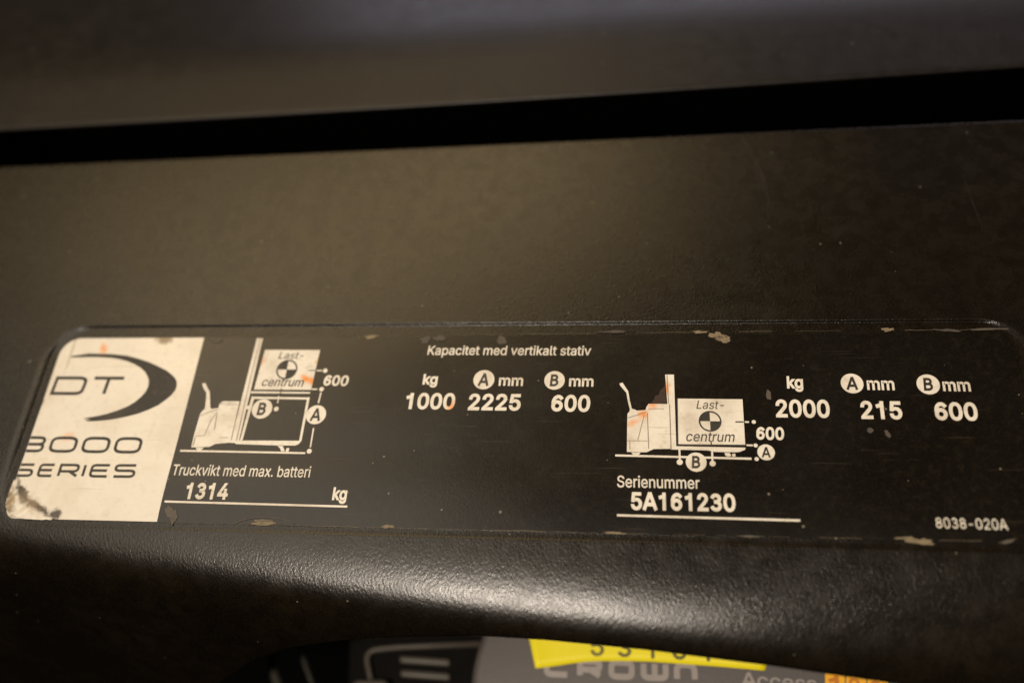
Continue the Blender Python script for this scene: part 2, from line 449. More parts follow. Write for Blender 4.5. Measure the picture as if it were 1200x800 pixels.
GLYPHS = json.loads(r"""{" ":[0.188,[]],"-":[0.453,[[337,244,337,188,114,188,114,244]]],".":[0.188,[[95,-4,83,-3,73,1,63,9,55,18,51,29,50,41,51,53,55,64,63,73,73,81,83,85,95,87,107,85,118,81,128,73,135,64,140,53,141,41,140,29,135,18,128,9,118,1,107,-3]]],"0":[0.453,[[227,-7,199,-5,174,1,151,11,130,24,111,41,95,62,80,86,69,113,60,144,53,178,49,214,48,254,49,294,53,330,60,364,69,395,81,422,95,447,112,467,130,484,151,498,174,508,200,514,227,516,254,514,279,508,302,498,323,484,342,467,358,447,372,422,384,395,393,364,400,330,404,294,405,254,404,214,400,178,393,144,384,113,373,86,359,62,342,41,323,24,302,11,279,1,254,-5],[227,50,250,52,271,60,290,74,306,92,320,116,330,144,336,168,340,194,343,223,344,254,343,285,340,314,336,341,330,365,320,393,306,416,290,435,271,449,250,457,227,460,203,457,182,449,163,435,147,416,134,393,123,365,117,341,113,314,110,285,109,254,110,223,113,194,117,168,123,144,134,116,147,92,163,74,182,60,203,52]]],"1":[0.453,[[76,0,76,55,391,55,391,0],[276,509,276,0,212,0,212,448,209,448,86,358,86,427,198,509]]],"2":[0.453,[[64,0,64,47,234,229,282,282,294,298,303,312,311,327,316,341,319,356,320,371,319,389,315,405,308,419,298,431,287,441,273,449,258,455,241,458,224,460,205,458,188,454,172,447,159,438,148,427,139,413,132,398,128,381,127,362,66,362,68,391,75,418,86,442,102,464,121,482,143,496,168,507,196,513,225,516,254,513,281,507,306,497,328,482,346,465,361,445,372,423,379,398,381,372,380,354,377,336,371,318,363,299,351,280,336,259,267,180,153,60,153,57,389,57,389,0]]],"3":[0.453,[[218,-7,188,-5,159,1,133,10,108,22,88,38,70,57,57,79,48,104,44,132,109,132,112,115,118,100,126,87,137,76,150,66,165,59,182,54,200,51,219,50,239,51,258,55,275,61,291,69,304,80,315,93,323,108,328,125,329,145,328,163,323,180,316,196,306,211,292,223,275,234,254,241,229,246,201,248,157,248,157,299,288,448,288,452,70,452,70,509,372,509,372,461,211,278,211,289,247,290,279,286,308,276,333,262,354,244,371,222,383,198,391,173,393,145,390,116,383,90,370,66,354,45,333,27,309,12,281,2,251,-5]]],"4":[0.453,[[40,105,40,158,247,509,311,509,109,166,109,163,413,163,413,105],[282,0,282,121,282,146,282,318,343,318,343,0]]],"5":[0.453,[[221,-7,192,-5,165,1,140,11,118,25,99,41,83,60,71,82,63,105,60,130,122,130,125,115,130,102,138,89,148,78,160,68,173,60,188,54,204,51,221,50,241,51,259,56,276,64,291,75,304,89,314,104,322,122,326,141,328,162,326,183,321,203,314,221,303,237,290,251,275,262,257,270,238,275,218,277,201,276,184,273,167,268,152,262,139,255,128,246,67,253,96,509,366,509,366,452,151,452,134,301,136,301,148,311,162,318,178,325,194,330,212,333,229,334,252,332,274,328,294,321,313,311,330,299,345,285,358,269,370,251,379,231,386,210,390,187,391,163,388,132,381,102,369,76,352,52,332,32,309,15,282,3,253,-4]]],"6":[0.453,[[226,-7,196,-4,168,3,142,15,119,31,100,51,84,74,73,101,66,130,64,162,65,187,71,212,80,239,89,261,102,285,118,311,137,340,252,509,322,509,151,261,145,261,151,270,157,279,165,288,174,295,184,302,196,307,208,311,221,313,235,314,265,312,291,305,316,295,337,280,355,262,370,240,380,215,387,187,389,157,387,127,379,98,368,73,352,50,333,30,310,14,284,3,257,-4],[226,48,245,50,263,55,279,63,293,73,304,86,314,101,322,119,326,137,327,157,326,178,322,196,314,213,304,228,293,241,279,251,263,259,245,264,226,265,207,264,190,259,174,252,160,241,148,229,138,214,131,197,126,179,125,158,126,138,131,119,138,102,148,86,160,73,174,63,190,55,207,50]]],"7":[0.453,[[97,0,323,448,323,452,62,452,62,509,391,509,391,449,165,0]]],"8":[0.453,[[226,-7,193,-5,163,1,136,11,111,25,91,42,74,62,62,84,54,109,52,135,53,156,58,176,65,195,75,212,87,228,101,241,117,252,134,260,153,265,153,267,129,276,109,289,93,308,80,330,73,354,70,380,73,405,79,429,90,450,106,469,124,485,146,498,170,508,197,514,226,516,255,514,282,508,306,498,328,485,346,469,361,450,373,429,379,405,382,380,379,354,372,330,359,308,343,289,323,276,300,267,300,265,319,260,335,252,351,241,365,228,377,212,387,195,395,176,399,156,401,135,398,109,391,84,378,62,362,42,341,25,317,11,289,1,259,-5],[226,49,248,50,267,54,285,60,300,69,313,79,323,91,331,106,335,121,337,139,335,157,330,173,322,189,312,202,298,213,283,223,265,230,247,234,226,235,206,234,187,230,169,223,154,213,140,202,130,189,122,173,117,157,115,139,117,121,121,106,129,91,139,79,152,69,167,60,185,54,205,50],[226,290,244,291,260,294,274,300,287,308,298,318,307,330,314,344,318,359,319,376,318,392,314,407,308,420,299,432,288,442,275,449,260,455,244,459,226,460,208,459,192,455,177,449,164,442,153,432,145,420,138,407,134,392,133,376,134,359,138,344,145,330,154,318,165,308,178,300,193,294,209,291]]],"9":[0.453,[[226,516,256,513,285,506,310,494,333,478,352,458,368,434,380,408,387,378,389,347,387,322,382,296,373,270,363,248,350,224,334,197,315,168,200,0,130,0,301,248,307,248,302,238,295,229,287,221,278,214,268,207,257,202,245,198,232,195,218,195,188,197,161,203,137,214,116,229,98,247,83,269,72,294,66,321,64,352,66,382,73,411,85,436,101,459,120,479,143,494,168,506,196,513],[226,460,207,459,190,454,174,446,160,435,148,423,138,407,131,390,127,372,125,352,127,331,131,313,138,295,148,280,160,268,174,257,190,250,207,245,226,243,245,245,263,249,279,257,293,267,305,280,314,295,322,312,326,330,327,350,326,371,322,390,314,407,305,422,293,435,279,446,263,454,245,459]]],"A":[0.48,[[16,0,201,509,276,509,463,0,395,0,287,302,264,372,232,478,245,478,213,371,191,302,85,0],[110,142,110,199,370,199,370,142]]],"B":[0.456,[[60,0,60,509,241,509,274,507,304,501,329,491,350,477,367,461,381,442,390,421,396,398,398,374,397,353,393,336,387,320,378,307,368,295,356,286,343,278,329,272,315,267,315,262,331,260,347,254,363,245,378,234,391,220,402,203,411,184,416,161,418,136,416,111,410,88,400,67,386,48,368,31,344,18,317,8,284,2,247,0],[125,57,245,57,281,60,309,67,330,80,344,96,353,115,355,137,354,153,350,169,342,184,333,197,320,209,306,218,289,225,269,229,248,231,125,231],[125,285,238,285,256,287,273,290,288,296,302,304,314,314,323,326,330,340,335,355,336,372,333,393,326,412,313,429,294,442,270,449,240,452,125,452]]],"C":[0.51,[[267,-7,235,-5,205,1,177,11,150,25,126,42,104,63,86,88,70,115,57,146,48,179,42,215,40,254,42,293,48,329,57,362,70,393,86,421,104,445,126,466,150,484,177,498,205,508,235,514,267,516,293,514,317,511,340,504,362,496,383,485,402,471,419,456,435,438,448,418,459,397,467,373,473,348,408,348,404,365,397,380,389,395,380,407,369,418,357,428,344,437,330,444,315,449,300,453,284,455,267,456,237,453,209,445,184,432,161,414,141,391,125,364,116,340,109,314,105,285,103,254,105,223,109,194,116,168,125,145,141,117,161,94,184,76,210,63,237,56,267,53,284,54,300,56,315,60,330,65,344,72,357,81,369,90,380,102,389,114,397,128,404,144,408,160,473,160,467,135,459,112,448,91,435,71,420,53,402,38,383,24,363,13,341,5,317,-2,293,-6]]],"K":[0.467,[[104,145,104,216,139,261,174,303,212,344,364,509,448,509,231,276,228,276],[60,0,60,509,125,509,125,334,124,225,125,193,125,0],[372,0,188,259,228,309,449,0]]],"L":[0.393,[[60,0,60,509,125,509,125,57,361,57,361,0]]],"N":[0.523,[[60,0,60,509,136,509,343,183,363,151,388,107,414,55,405,54,401,108,399,157,399,195,399,509,463,509,463,0,387,0,202,290,177,331,148,381,108,452,119,454,122,384,124,328,125,291,125,0]]],"O":[0.533,[[267,-7,235,-5,205,1,177,11,150,25,126,42,105,63,86,88,70,115,57,146,48,179,42,215,40,254,42,293,48,329,57,362,70,393,86,421,105,445,126,466,150,484,177,498,205,508,235,514,267,516,299,514,329,508,357,498,384,484,408,466,429,445,448,421,464,393,477,362,486,329,491,293,493,254,491,215,486,179,477,146,464,115,448,88,429,63,408,42,384,25,357,11,329,1,299,-5],[267,53,296,55,324,63,349,76,372,94,392,116,408,144,418,168,425,194,429,223,430,254,429,286,425,314,418,341,408,365,392,392,372,415,349,433,324,446,296,453,267,456,237,453,210,445,184,433,161,415,142,392,125,364,116,340,109,314,105,285,103,254,105,223,109,194,116,168,125,144,142,117,161,94,184,76,210,63,237,55]]],"R":[0.449,[[60,0,60,509,236,509,273,506,305,500,333,489,356,473,376,455,390,433,401,408,407,381,409,352,407,323,401,296,390,271,376,250,356,232,333,217,305,206,273,200,236,198,96,198,96,255,234,255,258,256,280,260,298,267,313,276,325,287,334,300,340,316,344,333,345,352,344,371,340,389,334,405,325,419,313,430,298,440,279,446,258,451,233,452,125,452,125,0],[353,0,230,229,303,229,428,0]]],"S":[0.447,[[224,-9,188,-7,156,-1,128,9,102,23,81,40,64,60,51,83,42,109,38,137,104,137,108,118,114,102,123,88,136,76,150,66,166,59,185,53,204,50,224,49,246,50,267,54,286,60,303,69,317,79,329,92,338,106,344,122,346,139,344,154,340,168,332,179,322,189,310,197,296,205,245,222,184,239,154,249,128,260,105,274,86,289,67,313,56,341,52,372,54,400,62,425,75,448,92,468,113,484,138,498,165,508,195,514,227,516,259,514,289,508,316,498,340,484,360,468,377,449,390,427,398,403,401,378,337,378,332,402,320,421,302,437,280,449,254,456,225,459,204,457,185,454,167,448,152,440,139,430,129,418,121,405,117,391,115,376,117,359,122,345,131,334,142,324,155,315,169,308,212,293,264,279,312,264,328,256,344,248,359,238,372,226,384,213,395,198,402,180,407,161,408,139,406,112,399,87,386,64,370,43,349,25,323,11,302,2,278,-4,252,-8]]],"T":[0.449,[[32,452,32,509,417,509,417,452,257,452,257,0,193,0,193,452]]],"W":[0.686,[[155,0,16,509,82,509,163,196,175,145,187,94,197,40,189,40,200,94,211,145,224,196,306,509,380,509,462,196,474,145,486,94,497,40,488,40,499,94,510,145,523,196,603,509,670,509,530,0,455,0,368,323,351,391,336,475,350,475,335,395,318,323,230,0]]],"a":[0.389,[[160,-9,137,-7,115,-3,94,5,76,15,60,29,48,45,38,63,32,84,30,108,32,128,36,146,43,161,53,174,64,184,78,193,92,200,108,206,125,211,178,220,234,227,247,229,257,231,265,235,271,240,274,246,276,255,276,257,275,272,272,285,267,297,260,307,251,315,240,322,227,327,212,330,196,331,178,330,163,327,149,322,137,316,127,309,118,301,110,292,104,283,100,274,41,291,51,313,64,331,79,346,95,358,114,368,133,375,153,380,173,383,194,384,239,379,255,375,271,369,286,360,300,350,312,336,322,320,330,301,335,278,337,251,337,0,277,0,277,52,272,52,252,25,242,16,229,8,215,1,199,-4,181,-7],[170,45,192,47,211,51,228,59,242,68,254,80,263,93,270,108,274,122,276,138,276,190,259,182,231,176,200,171,175,168,134,159,122,153,112,147,103,139,97,130,93,118,92,105,93,93,96,82,102,72,109,64,119,57,130,52,142,48,156,46]]],"b":[0.424,[[229,-8,208,-7,189,-3,172,4,159,12,147,21,138,31,118,59,112,59,112,0,53,0,53,509,114,509,114,319,118,319,137,346,147,355,158,364,171,373,188,379,207,383,229,384,259,382,287,374,313,361,335,342,354,320,370,293,379,270,385,245,389,218,390,189,389,160,385,133,379,108,370,84,355,57,336,34,313,16,288,3,260,-6],[220,47,242,49,262,55,279,66,294,80,306,97,316,117,323,139,327,163,328,189,327,215,323,239,316,261,307,281,295,298,280,311,262,322,243,328,220,330,198,328,178,322,161,312,147,299,134,282,125,263,118,241,114,216,113,189,114,162,118,138,125,115,135,95,147,78,162,65,179,55,198,49]]],"c":[0.396,[[207,-8,174,-5,144,3,117,16,93,35,72,58,56,85,46,108,40,133,36,159,34,187,36,216,40,243,46,268,56,291,72,318,93,341,117,360,144,374,174,382,207,384,226,384,243,381,260,377,276,371,291,364,305,356,318,346,330,335,340,322,349,308,356,293,362,277,303,262,290,289,270,311,242,325,207,330,184,328,163,321,145,310,130,296,118,278,108,258,102,236,98,212,96,187,98,163,102,139,108,117,118,97,130,80,145,66,163,55,184,49,207,46,243,52,271,66,292,89,304,117,363,102,357,86,350,70,341,56,331,43,319,32,306,21,292,12,277,5,261,-1,244,-5,226,-7]]],"d":[0.424,[[195,-8,165,-6,137,3,111,16,89,34,70,57,55,84,46,108,39,133,35,160,34,189,35,218,39,245,46,270,55,293,70,320,89,342,112,361,137,374,165,382,196,384,218,383,237,379,253,373,267,364,278,355,287,346,306,319,311,319,311,509,372,509,372,0,313,0,313,59,307,59,287,31,277,21,266,12,252,4,236,-3,217,-7],[205,47,226,49,246,55,263,65,278,78,290,95,299,115,306,138,310,162,312,189,310,216,306,241,300,263,290,282,278,299,263,312,246,322,227,328,205,330,182,328,162,322,145,311,130,298,118,281,108,261,102,239,98,215,96,189,98,163,102,139,109,117,118,97,130,80,145,66,162,55,182,49]]],"e":[0.404,[[212,-8,177,-5,145,3,117,16,92,35,72,58,56,85,46,108,40,132,35,159,34,187,35,215,39,242,46,267,55,290,71,317,91,340,115,359,142,373,172,382,205,384,226,383,246,380,266,374,285,366,303,355,319,341,334,324,347,305,357,282,365,256,370,227,371,194,371,169,75,169,75,221,338,221,310,202,308,226,304,248,298,269,288,286,277,301,263,314,246,323,227,328,205,330,183,328,164,323,146,313,131,301,119,286,109,270,102,251,97,231,96,211,96,178,98,151,102,127,110,106,121,88,135,73,151,61,169,53,190,48,212,46,227,47,241,49,254,53,265,58,276,65,285,73,294,82,300,93,306,105,365,91,358,72,348,55,335,39,320,26,302,14,283,4,261,-3,237,-7]]],"g":[0.425,[[207,-151,180,-149,156,-146,134,-140,114,-132,97,-122,82,-110,70,-97,59,-84,51,-69,101,-41,122,-66,131,-74,142,-82,154,-88,169,-93,187,-96,207,-97,236,-95,261,-87,282,-75,298,-58,308,-34,311,-6,311,68,306,68,287,41,277,32,266,23,252,16,236,10,217,6,195,5,165,7,138,14,113,27,90,43,71,65,55,90,46,112,39,136,35,163,34,191,35,220,39,246,46,271,55,293,71,320,90,342,112,361,138,374,166,382,196,384,218,383,237,379,253,373,267,365,279,356,288,346,308,319,313,319,313,379,372,379,372,-9,370,-40,363,-67,350,-90,334,-109,314,-124,291,-136,265,-144,237,-149],[205,59,227,61,246,66,264,75,278,87,290,103,300,121,307,142,311,166,312,193,311,219,307,242,300,264,291,283,279,299,264,312,247,322,227,328,205,330,182,328,163,322,145,312,130,298,118,282,109,262,102,241,98,218,96,193,98,167,102,144,109,123,118,104,131,88,145,76,163,66,183,61]]],"i":[0.167,[[53,0,53,379,114,379,114,0],[84,443,73,444,63,448,54,455,47,463,43,472,41,483,43,494,47,504,54,512,63,518,73,522,84,524,95,522,105,518,114,512,121,504,125,494,126,483,125,472,121,463,114,455,105,448,95,444]]],"k":[0.381,[[110,137,110,212,121,212,284,379,360,379,184,199,177,199],[53,0,53,509,114,509,114,0],[294,0,148,186,191,229,372,0]]],"l":[0.189,[[139,-2,112,0,91,8,74,20,62,37,55,59,53,84,53,509,114,509,114,99,114,83,117,71,120,62,126,57,135,53,146,52,160,53,170,54,181,3,162,-1]]],"m":[0.61,[[53,0,53,379,112,379,112,295,108,295,114,314,122,331,132,346,144,358,158,368,172,376,187,382,203,385,219,386,245,383,268,375,287,361,303,342,314,320,321,295,312,295,318,312,326,329,337,343,350,356,364,366,381,375,398,381,417,385,437,386,458,385,478,380,497,372,514,361,529,346,541,328,550,307,555,283,557,255,557,0,496,0,496,254,493,279,485,298,473,313,456,323,438,329,419,330,402,329,387,326,374,320,363,312,353,302,345,290,340,277,336,263,335,247,335,0,274,0,274,260,272,280,265,297,253,311,238,322,220,328,199,330,185,329,171,326,158,320,145,312,135,302,126,289,119,274,115,257,114,238,114,0]]],"n":[0.41,[[114,227,114,0,53,0,53,379,112,379,112,287,102,287,116,319,132,344,152,362,175,374,200,382,227,384,252,383,275,377,295,369,313,356,328,340,341,321,350,298,355,271,357,240,357,0,296,0,296,235,293,263,286,286,273,304,256,318,235,326,210,329,192,328,176,324,161,317,147,308,136,297,126,283,119,266,115,248]]],"p":[0.424,[[53,-143,53,379,112,379,112,319,118,319,137,346,147,355,158,364,171,373,188,379,207,383,229,384,259,382,287,374,313,361,335,342,354,320,370,293,379,270,385,245,389,218,390,189,389,160,385,133,379,108,370,84,355,57,336,34,313,16,288,3,260,-6,229,-8,208,-7,189,-3,173,4,159,12,147,21,138,31,118,59,114,59,114,-143],[220,47,242,49,262,55,279,66,294,80,306,97,316,117,323,139,327,163,328,189,327,215,323,239,316,261,307,281,295,298,280,311,262,322,243,328,220,330,198,328,178,322,161,312,147,299,134,282,125,263,118,241,114,216,113,189,114,162,118,138,125,115,135,95,147,78,162,65,179,55,198,49]]],"r":[0.259,[[53,0,53,379,112,379,112,321,115,321,124,339,137,354,152,367,171,377,191,383,213,385,229,384,243,384,243,322,230,324,207,326,190,324,174,321,159,315,146,306,135,296,126,284,119,269,115,254,114,237,114,0]]],"s":[0.365,[[182,-8,157,-7,133,-3,112,3,93,12,76,24,62,38,50,54,41,73,36,94,94,107,101,87,111,72,124,60,141,52,160,47,181,45,206,47,227,53,244,62,258,74,265,88,268,103,266,115,262,126,254,136,243,144,229,150,212,155,149,170,118,180,92,192,72,208,58,227,50,249,47,274,49,295,55,314,65,332,79,347,95,360,115,370,137,378,161,383,187,384,212,383,234,379,254,372,271,363,286,352,299,339,309,324,318,308,324,290,268,277,262,291,254,304,243,316,228,325,210,331,187,333,166,331,147,326,131,317,119,305,111,292,109,277,110,264,115,253,124,243,136,235,152,229,172,223,229,209,261,200,287,187,306,171,320,153,328,131,331,107,329,85,323,65,312,47,298,31,281,18,260,6,236,-2,210,-7]]],"t":[0.227,[[204,379,204,327,6,327,6,379],[65,471,126,471,126,98,127,83,130,70,136,61,144,55,156,51,170,50,185,51,202,54,213,2,192,-3,168,-4,138,-1,113,7,92,21,77,41,68,64,65,93]]],"u":[0.41,[[182,-5,158,-3,135,2,115,11,97,23,82,39,69,59,60,82,54,109,53,139,53,379,114,379,114,144,116,117,124,94,137,75,154,61,175,53,200,50,218,51,234,55,249,62,263,71,274,83,283,97,290,113,295,132,296,153,296,379,357,379,357,0,298,0,298,92,307,92,294,60,277,35,257,17,234,5,209,-3]]],"v":[0.389,[[163,0,17,379,84,379,165,155,187,87,206,21,184,21,203,87,224,155,305,379,371,379,226,0]]],"x":[0.379,[[21,0,171,218,171,171,29,379,100,379,147,306,179,253,207,206,175,206,202,253,233,306,282,379,352,379,209,169,209,214,358,0,287,0,231,85,200,136,173,182,205,182,178,136,148,85,91,0]]]}""")
def inside(p, poly):
    x, y = p; c = False
    for i in range(len(poly)):
        (x1_, y1_), (x2_, y2_) = poly[i - 1], poly[i]
        if (y1_ > y) != (y2_ > y) and x < (x2_ - x1_) * (y - y1_) / (y2_ - y1_) + x1_: c = not c
    return c
def area2(P): return sum(P[i - 1][0] * P[i][1] - P[i][0] * P[i - 1][1] for i in range(len(P)))
def fatten(P, d, sgn):
    n = len(P); out = []
    for i in range(n):
        a, b_, c = np.array(P[i - 1]), np.array(P[i]), np.array(P[(i + 1) % n])
        d1 = b_ - a; d2 = c - b_
        d1 = d1 / max(np.hypot(*d1), 1e-9); d2 = d2 / max(np.hypot(*d2), 1e-9)
        n1 = np.array([d1[1], -d1[0]]); n2 = np.array([d2[1], -d2[0]]); m_ = n1 + n2; q = m_ @ m_
        m_ = m_ * (2 / q) if q > 0.6 else m_ / max(np.hypot(*m_), 1e-9) * 1.3
        out.append(tuple(b_ + m_ * d * sgn))
    return out
def arc(cx, cy, rx, ry, a0, a1, n=12):
    return [(cx + rx * math.cos(math.radians(a0 + (a1 - a0) * k / n)), cy + ry * math.sin(math.radians(a0 + (a1 - a0) * k / n))) for k in range(n + 1)]
# plain grotesque shapes for the characters whose strokes cross, as centre lines: (points, closed)
SKEL = {
 '1': [([(0.255, 0.0), (0.255, 0.509)], 0), ([(0.245, 0.447), (0.205, 0.405), (0.10, 0.375)], 0)],
 '3': [(arc(0.222, 0.373, 0.125, 0.104, 165, -75, 14) + [(0.185, 0.270)], 0), ([(0.19, 0.272)] + arc(0.222, 0.151, 0.140, 0.119, 75, -160, 16), 0)],
 '6': [(arc(0.228, 0.165, 0.136, 0.133, 0, 360, 24)[:-1], 1), (arc(0.252, 0.265, 0.160, 0.212, 200, 42, 14), 0)],
 '8': [(arc(0.228, 0.148, 0.142, 0.116, 0, 360, 24)[:-1], 1), (arc(0.228, 0.376, 0.120, 0.101, 0, 360, 22)[:-1], 1)],
 'A': [([(0.040, 0.0), (0.232, 0.509)], 0), ([(0.440, 0.0), (0.248, 0.509)], 0), ([(0.11, 0.155), (0.37, 0.155)], 0)],
 'B': [([(0.092, 0.0), (0.092, 0.509)], 0), ([(0.08, 0.477), (0.225, 0.477)] + arc(0.225, 0.376, 0.122, 0.101, 85, -85, 10) + [(0.225, 0.275), (0.08, 0.275)], 0),
       ([(0.08, 0.268), (0.24, 0.268)] + arc(0.24, 0.150, 0.142, 0.118, 85, -85, 10) + [(0.24, 0.032), (0.08, 0.032)], 0)],
 'x': [([(0.050, 0.0), (0.330, 0.379)], 0), ([(0.330, 0.0), (0.050, 0.379)], 0)],
}
def skeleton(ch):
    out = []
    for pts, cl in SKEL[ch]:
        g = stroke(pts, 0.064, bool(cl))
        if cl: g = [g[0], g[1][::-1]]
        out.append(g)
    return out
def word(s, bold=0.0, gap=0.0):
    """outlines of a word, baseline at 0, cap height 1"""
    groups, x = [], 0.0
    for ch in s:
        wd_, polys = GLYPHS[ch]
        P = [[(p[i] / 1000.0, p[i + 1] / 1000.0) for i in range(0, len(p), 2)] for p in polys]
        if ch in SKEL:
            for g in skeleton(ch):
                sg = 1 if area2(g[0]) > 0 else -1
                groups.append([[(a + x, b_) for a, b_ in fatten(q, bold, sg)] for q in g])
        elif P:
            big = max(P, key=lambda q: abs(area2(q))); sgn0 = 1 if area2(big) > 0 else -1
            outs = [q for q in P if area2(q) * sgn0 > 0]; holes = [q for q in P if area2(q) * sgn0 <= 0]
            for o_ in outs:
                g = [o_] + [h_ for h_ in holes if inside(h_[0], o_)]
                g = [[(a + x, b_) for a, b_ in fatten(q, bold, sgn0)] for q in g]
                groups.append(g)
        x += wd_ + gap
    return groups, x - gap
CAP = 0.727 * 0.727
def text(s, p0, p1, top, mat, parent, h, bold=0.03, gap=0.0, shear=0.0, name='lettering', xh=False, plane=FLOOR, put=None):
    """s with its baseline from pixel p0 to p1 and capitals reaching pixel row top above p0"""
    A, B = np.array(at(*p0, plane)), np.array(at(*p1, plane))
    T = np.array(at(p0[0] + (600 - p0[0]) * 0, top, plane))
    ex = (B - A) / np.hypot(*(B - A)); ey = np.array([-ex[1], ex[0]])
    hgt = float((T - A) @ ey)
    groups, wd_ = word(s, bold, gap)
    xs = [p[0] for g in groups for l in g for p in l]; xa, xb = min(xs), max(xs)
    ref = XH if xh else CAPH
    kx = np.hypot(*(B - A)) / (xb - xa); ky = hgt / ref
    loops = []
    for g in groups:
        loops.append([[tuple(A + ex * ((x - xa) * kx + shear * y * ky) + ey * y * ky) for x, y in l] for l in g])
    return (put or lay)(name, loops, mat, parent, h)
_H = [p for l in GLYPHS['T'][1] for p in l[1::2]]; CAPH = max(_H) / 1000.0
_X = [p for l in GLYPHS['x'][1] for p in l[1::2]]; XH = max(_X) / 1000.0

CREAM = (0.80, 0.75, 0.64); WORN = (0.52, 0.42, 0.28)
OR = (0.80, 0.27, 0.03); BR = (0.035, 0.022, 0.010)
def st(x, y, rx, ry, an, col, s, so):
    u, v_ = at(x, y, FLOOR); return (u, v_, rx * 0.27, ry * 0.30, an, col, s, so)
MAT['white'] = ink('cream_print', (0.74, 0.69, 0.585), (0.50, 0.42, 0.30), w_amt=0.34, scr=0.35, rough=0.2, ripple=0.00035, stains=[
    st(122, 409, 6, 8, 0.4, OR, 0.8, 0.9), st(80, 512, 10, 6, 0.3, OR, 0.45, 0.9), st(92, 460, 8, 5, 0, OR, 0.15, 0.9),
    st(193, 398, 13, 7, 0, (0.20, 0.14, 0.07), 0.9, 0.5), st(14, 588, 8, 22, 0.25, (0.22, 0.15, 0.07), 0.85, 0.8),
    st(28, 580, 17, 6, -0.9, BR, 0.95, 0.6), st(45, 594, 26, 4.5, -0.45, BR, 1.0, 0.6), st(66, 602, 7, 7, 0, BR, 0.95, 0.6),
    st(60, 548, 120, 10, 0, (0.7, 0.6, 0.42), 0.25, 0.9), st(46, 478, 3, 10, -0.3, BR, 0.7, 0.8),
    st(86, 408, 1.8, 40, 0.0, (0.30, 0.22, 0.13), 0.55, 0.9), st(24, 572, 3, 20, 0.5, BR, 0.75, 0.8), st(36, 590, 26, 9, -0.5, (0.34, 0.25, 0.14), 0.55, 0.9)])
MAT['print'] = ink('cream_lettering', (0.80, 0.75, 0.64), (0.40, 0.32, 0.22), w_amt=0.5, scr=0.75, stains=[
    st(528, 477, 6, 10, 0, OR, 0.7, 0.8), st(359, 444, 9, 5, -0.5, OR, 1.0, 0.9), st(366, 447, 4, 5, 0, OR, 0.9, 0.8),
    st(308, 424, 4, 6, 0, OR, 0.45, 0.9), st(371, 424, 3, 5, 0, (0.6, 0.35, 0.05), 0.5, 0.9),
    st(754, 485, 7, 6, 0.4, OR, 0.85, 0.9), st(741, 496, 12, 4, 0.5, OR, 0.6, 0.9), st(765, 475, 7, 5, 0.3, OR, 0.7, 0.9),
    st(781, 455, 4, 9, 0, OR, 0.8, 0.9)])
MAT['black'] = ink('black_ink', (0.018, 0.016, 0.013), (0.10, 0.085, 0.06), w_amt=0.35)
MAT['grey_ink'] = ink('thin_dark_line_ink', (0.20, 0.16, 0.11), (0.45, 0.38, 0.28), w_amt=0.4)
MAT['residue'] = ink('dried_adhesive', (0.24, 0.185, 0.105), (0.05, 0.036, 0.02), w_amt=0.75, rough=0.65)
MAT['rim_dirt'] = ink('rim_dirt', (0.15, 0.115, 0.065), (0.03, 0.022, 0.012), w_amt=0.9, rough=0.7)
MAT['chip'] = ink('scuffed_film', (0.085, 0.07, 0.05), (0.025, 0.02, 0.014), w_amt=0.7, rough=0.6)
MAT['rust'] = ink('orange_smear', (0.040, 0.014, 0.006), (0.012, 0.007, 0.004), w_amt=0.8, rough=0.6)
MAT['yellow'] = ink('yellow_paper', (1.0, 0.86, 0.002), (0.90, 0.70, 0.0), w_amt=0.12, rough=0.55)
MAT['pen'] = ink('pen_ink', (0.10, 0.09, 0.01), (0.25, 0.21, 0.02), w_amt=0.3)
MAT['logo'] = ink('pale_grey_print', (0.33, 0.29, 0.265), (0.22, 0.19, 0.17), w_amt=0.3)
MAT['orange_dark'] = ink('dark_orange_print', (0.62, 0.20, 0.01), (0.5, 0.16, 0.01))
MAT['orange'] = ink('orange_print', (1.0, 0.50, 0.010), (0.85, 0.34, 0.01), w_amt=0.3)

# ------------------------------------------------------------------ the data plate
plate = thing('data_plate', 'long black data plate with cream lettering, two truck diagrams and a white end panel', 'data plate')
def rrect(u0, v0, u1, v1, rs, n=8):
    """rounded rectangle, radii given for bottom-left, bottom-right, top-right, top-left"""
    out = []
    for (cx, cy, a), r in zip(((u0, v0, math.pi), (u1, v0, 1.5 * math.pi), (u1, v1, 0), (u0, v1, 0.5 * math.pi)), rs):
        ox = cx + (r if cx == u0 else -r); oy = cy + (r if cy == v0 else -r)
        for k in range(n + 1):
            t = a + math.pi / 2 * k / n; out.append((ox + r * math.cos(t), oy + r * math.sin(t)))
    return out
PU0, PU1, PV0, PV1 = -153.9, 147.6, -60.3, 2.3
edge = rrect(PU0, PV0, PU1, PV1, (3.2, 5, 5, 6.5))
dense = []
for i in range(len(edge)):                                 # the film's rim is a little ragged
    a, b_ = np.array(edge[i]), np.array(edge[(i + 1) % len(edge)]); L_ = np.hypot(*(b_ - a)); k_ = max(1, int(L_ / 1.1))
    for k in range(k_):
        p = a + (b_ - a) * k / k_
        j = 0.0 if L_ < 3 else 0.10
        dense.append((p[0], p[1] + random.uniform(-j, j)))
lay('film', [[dense]], MAT['film'], plate, 0.22, skirt=0.22)
L1, L2, L3, L4 = 0.26, 0.30, 0.34, 0.38
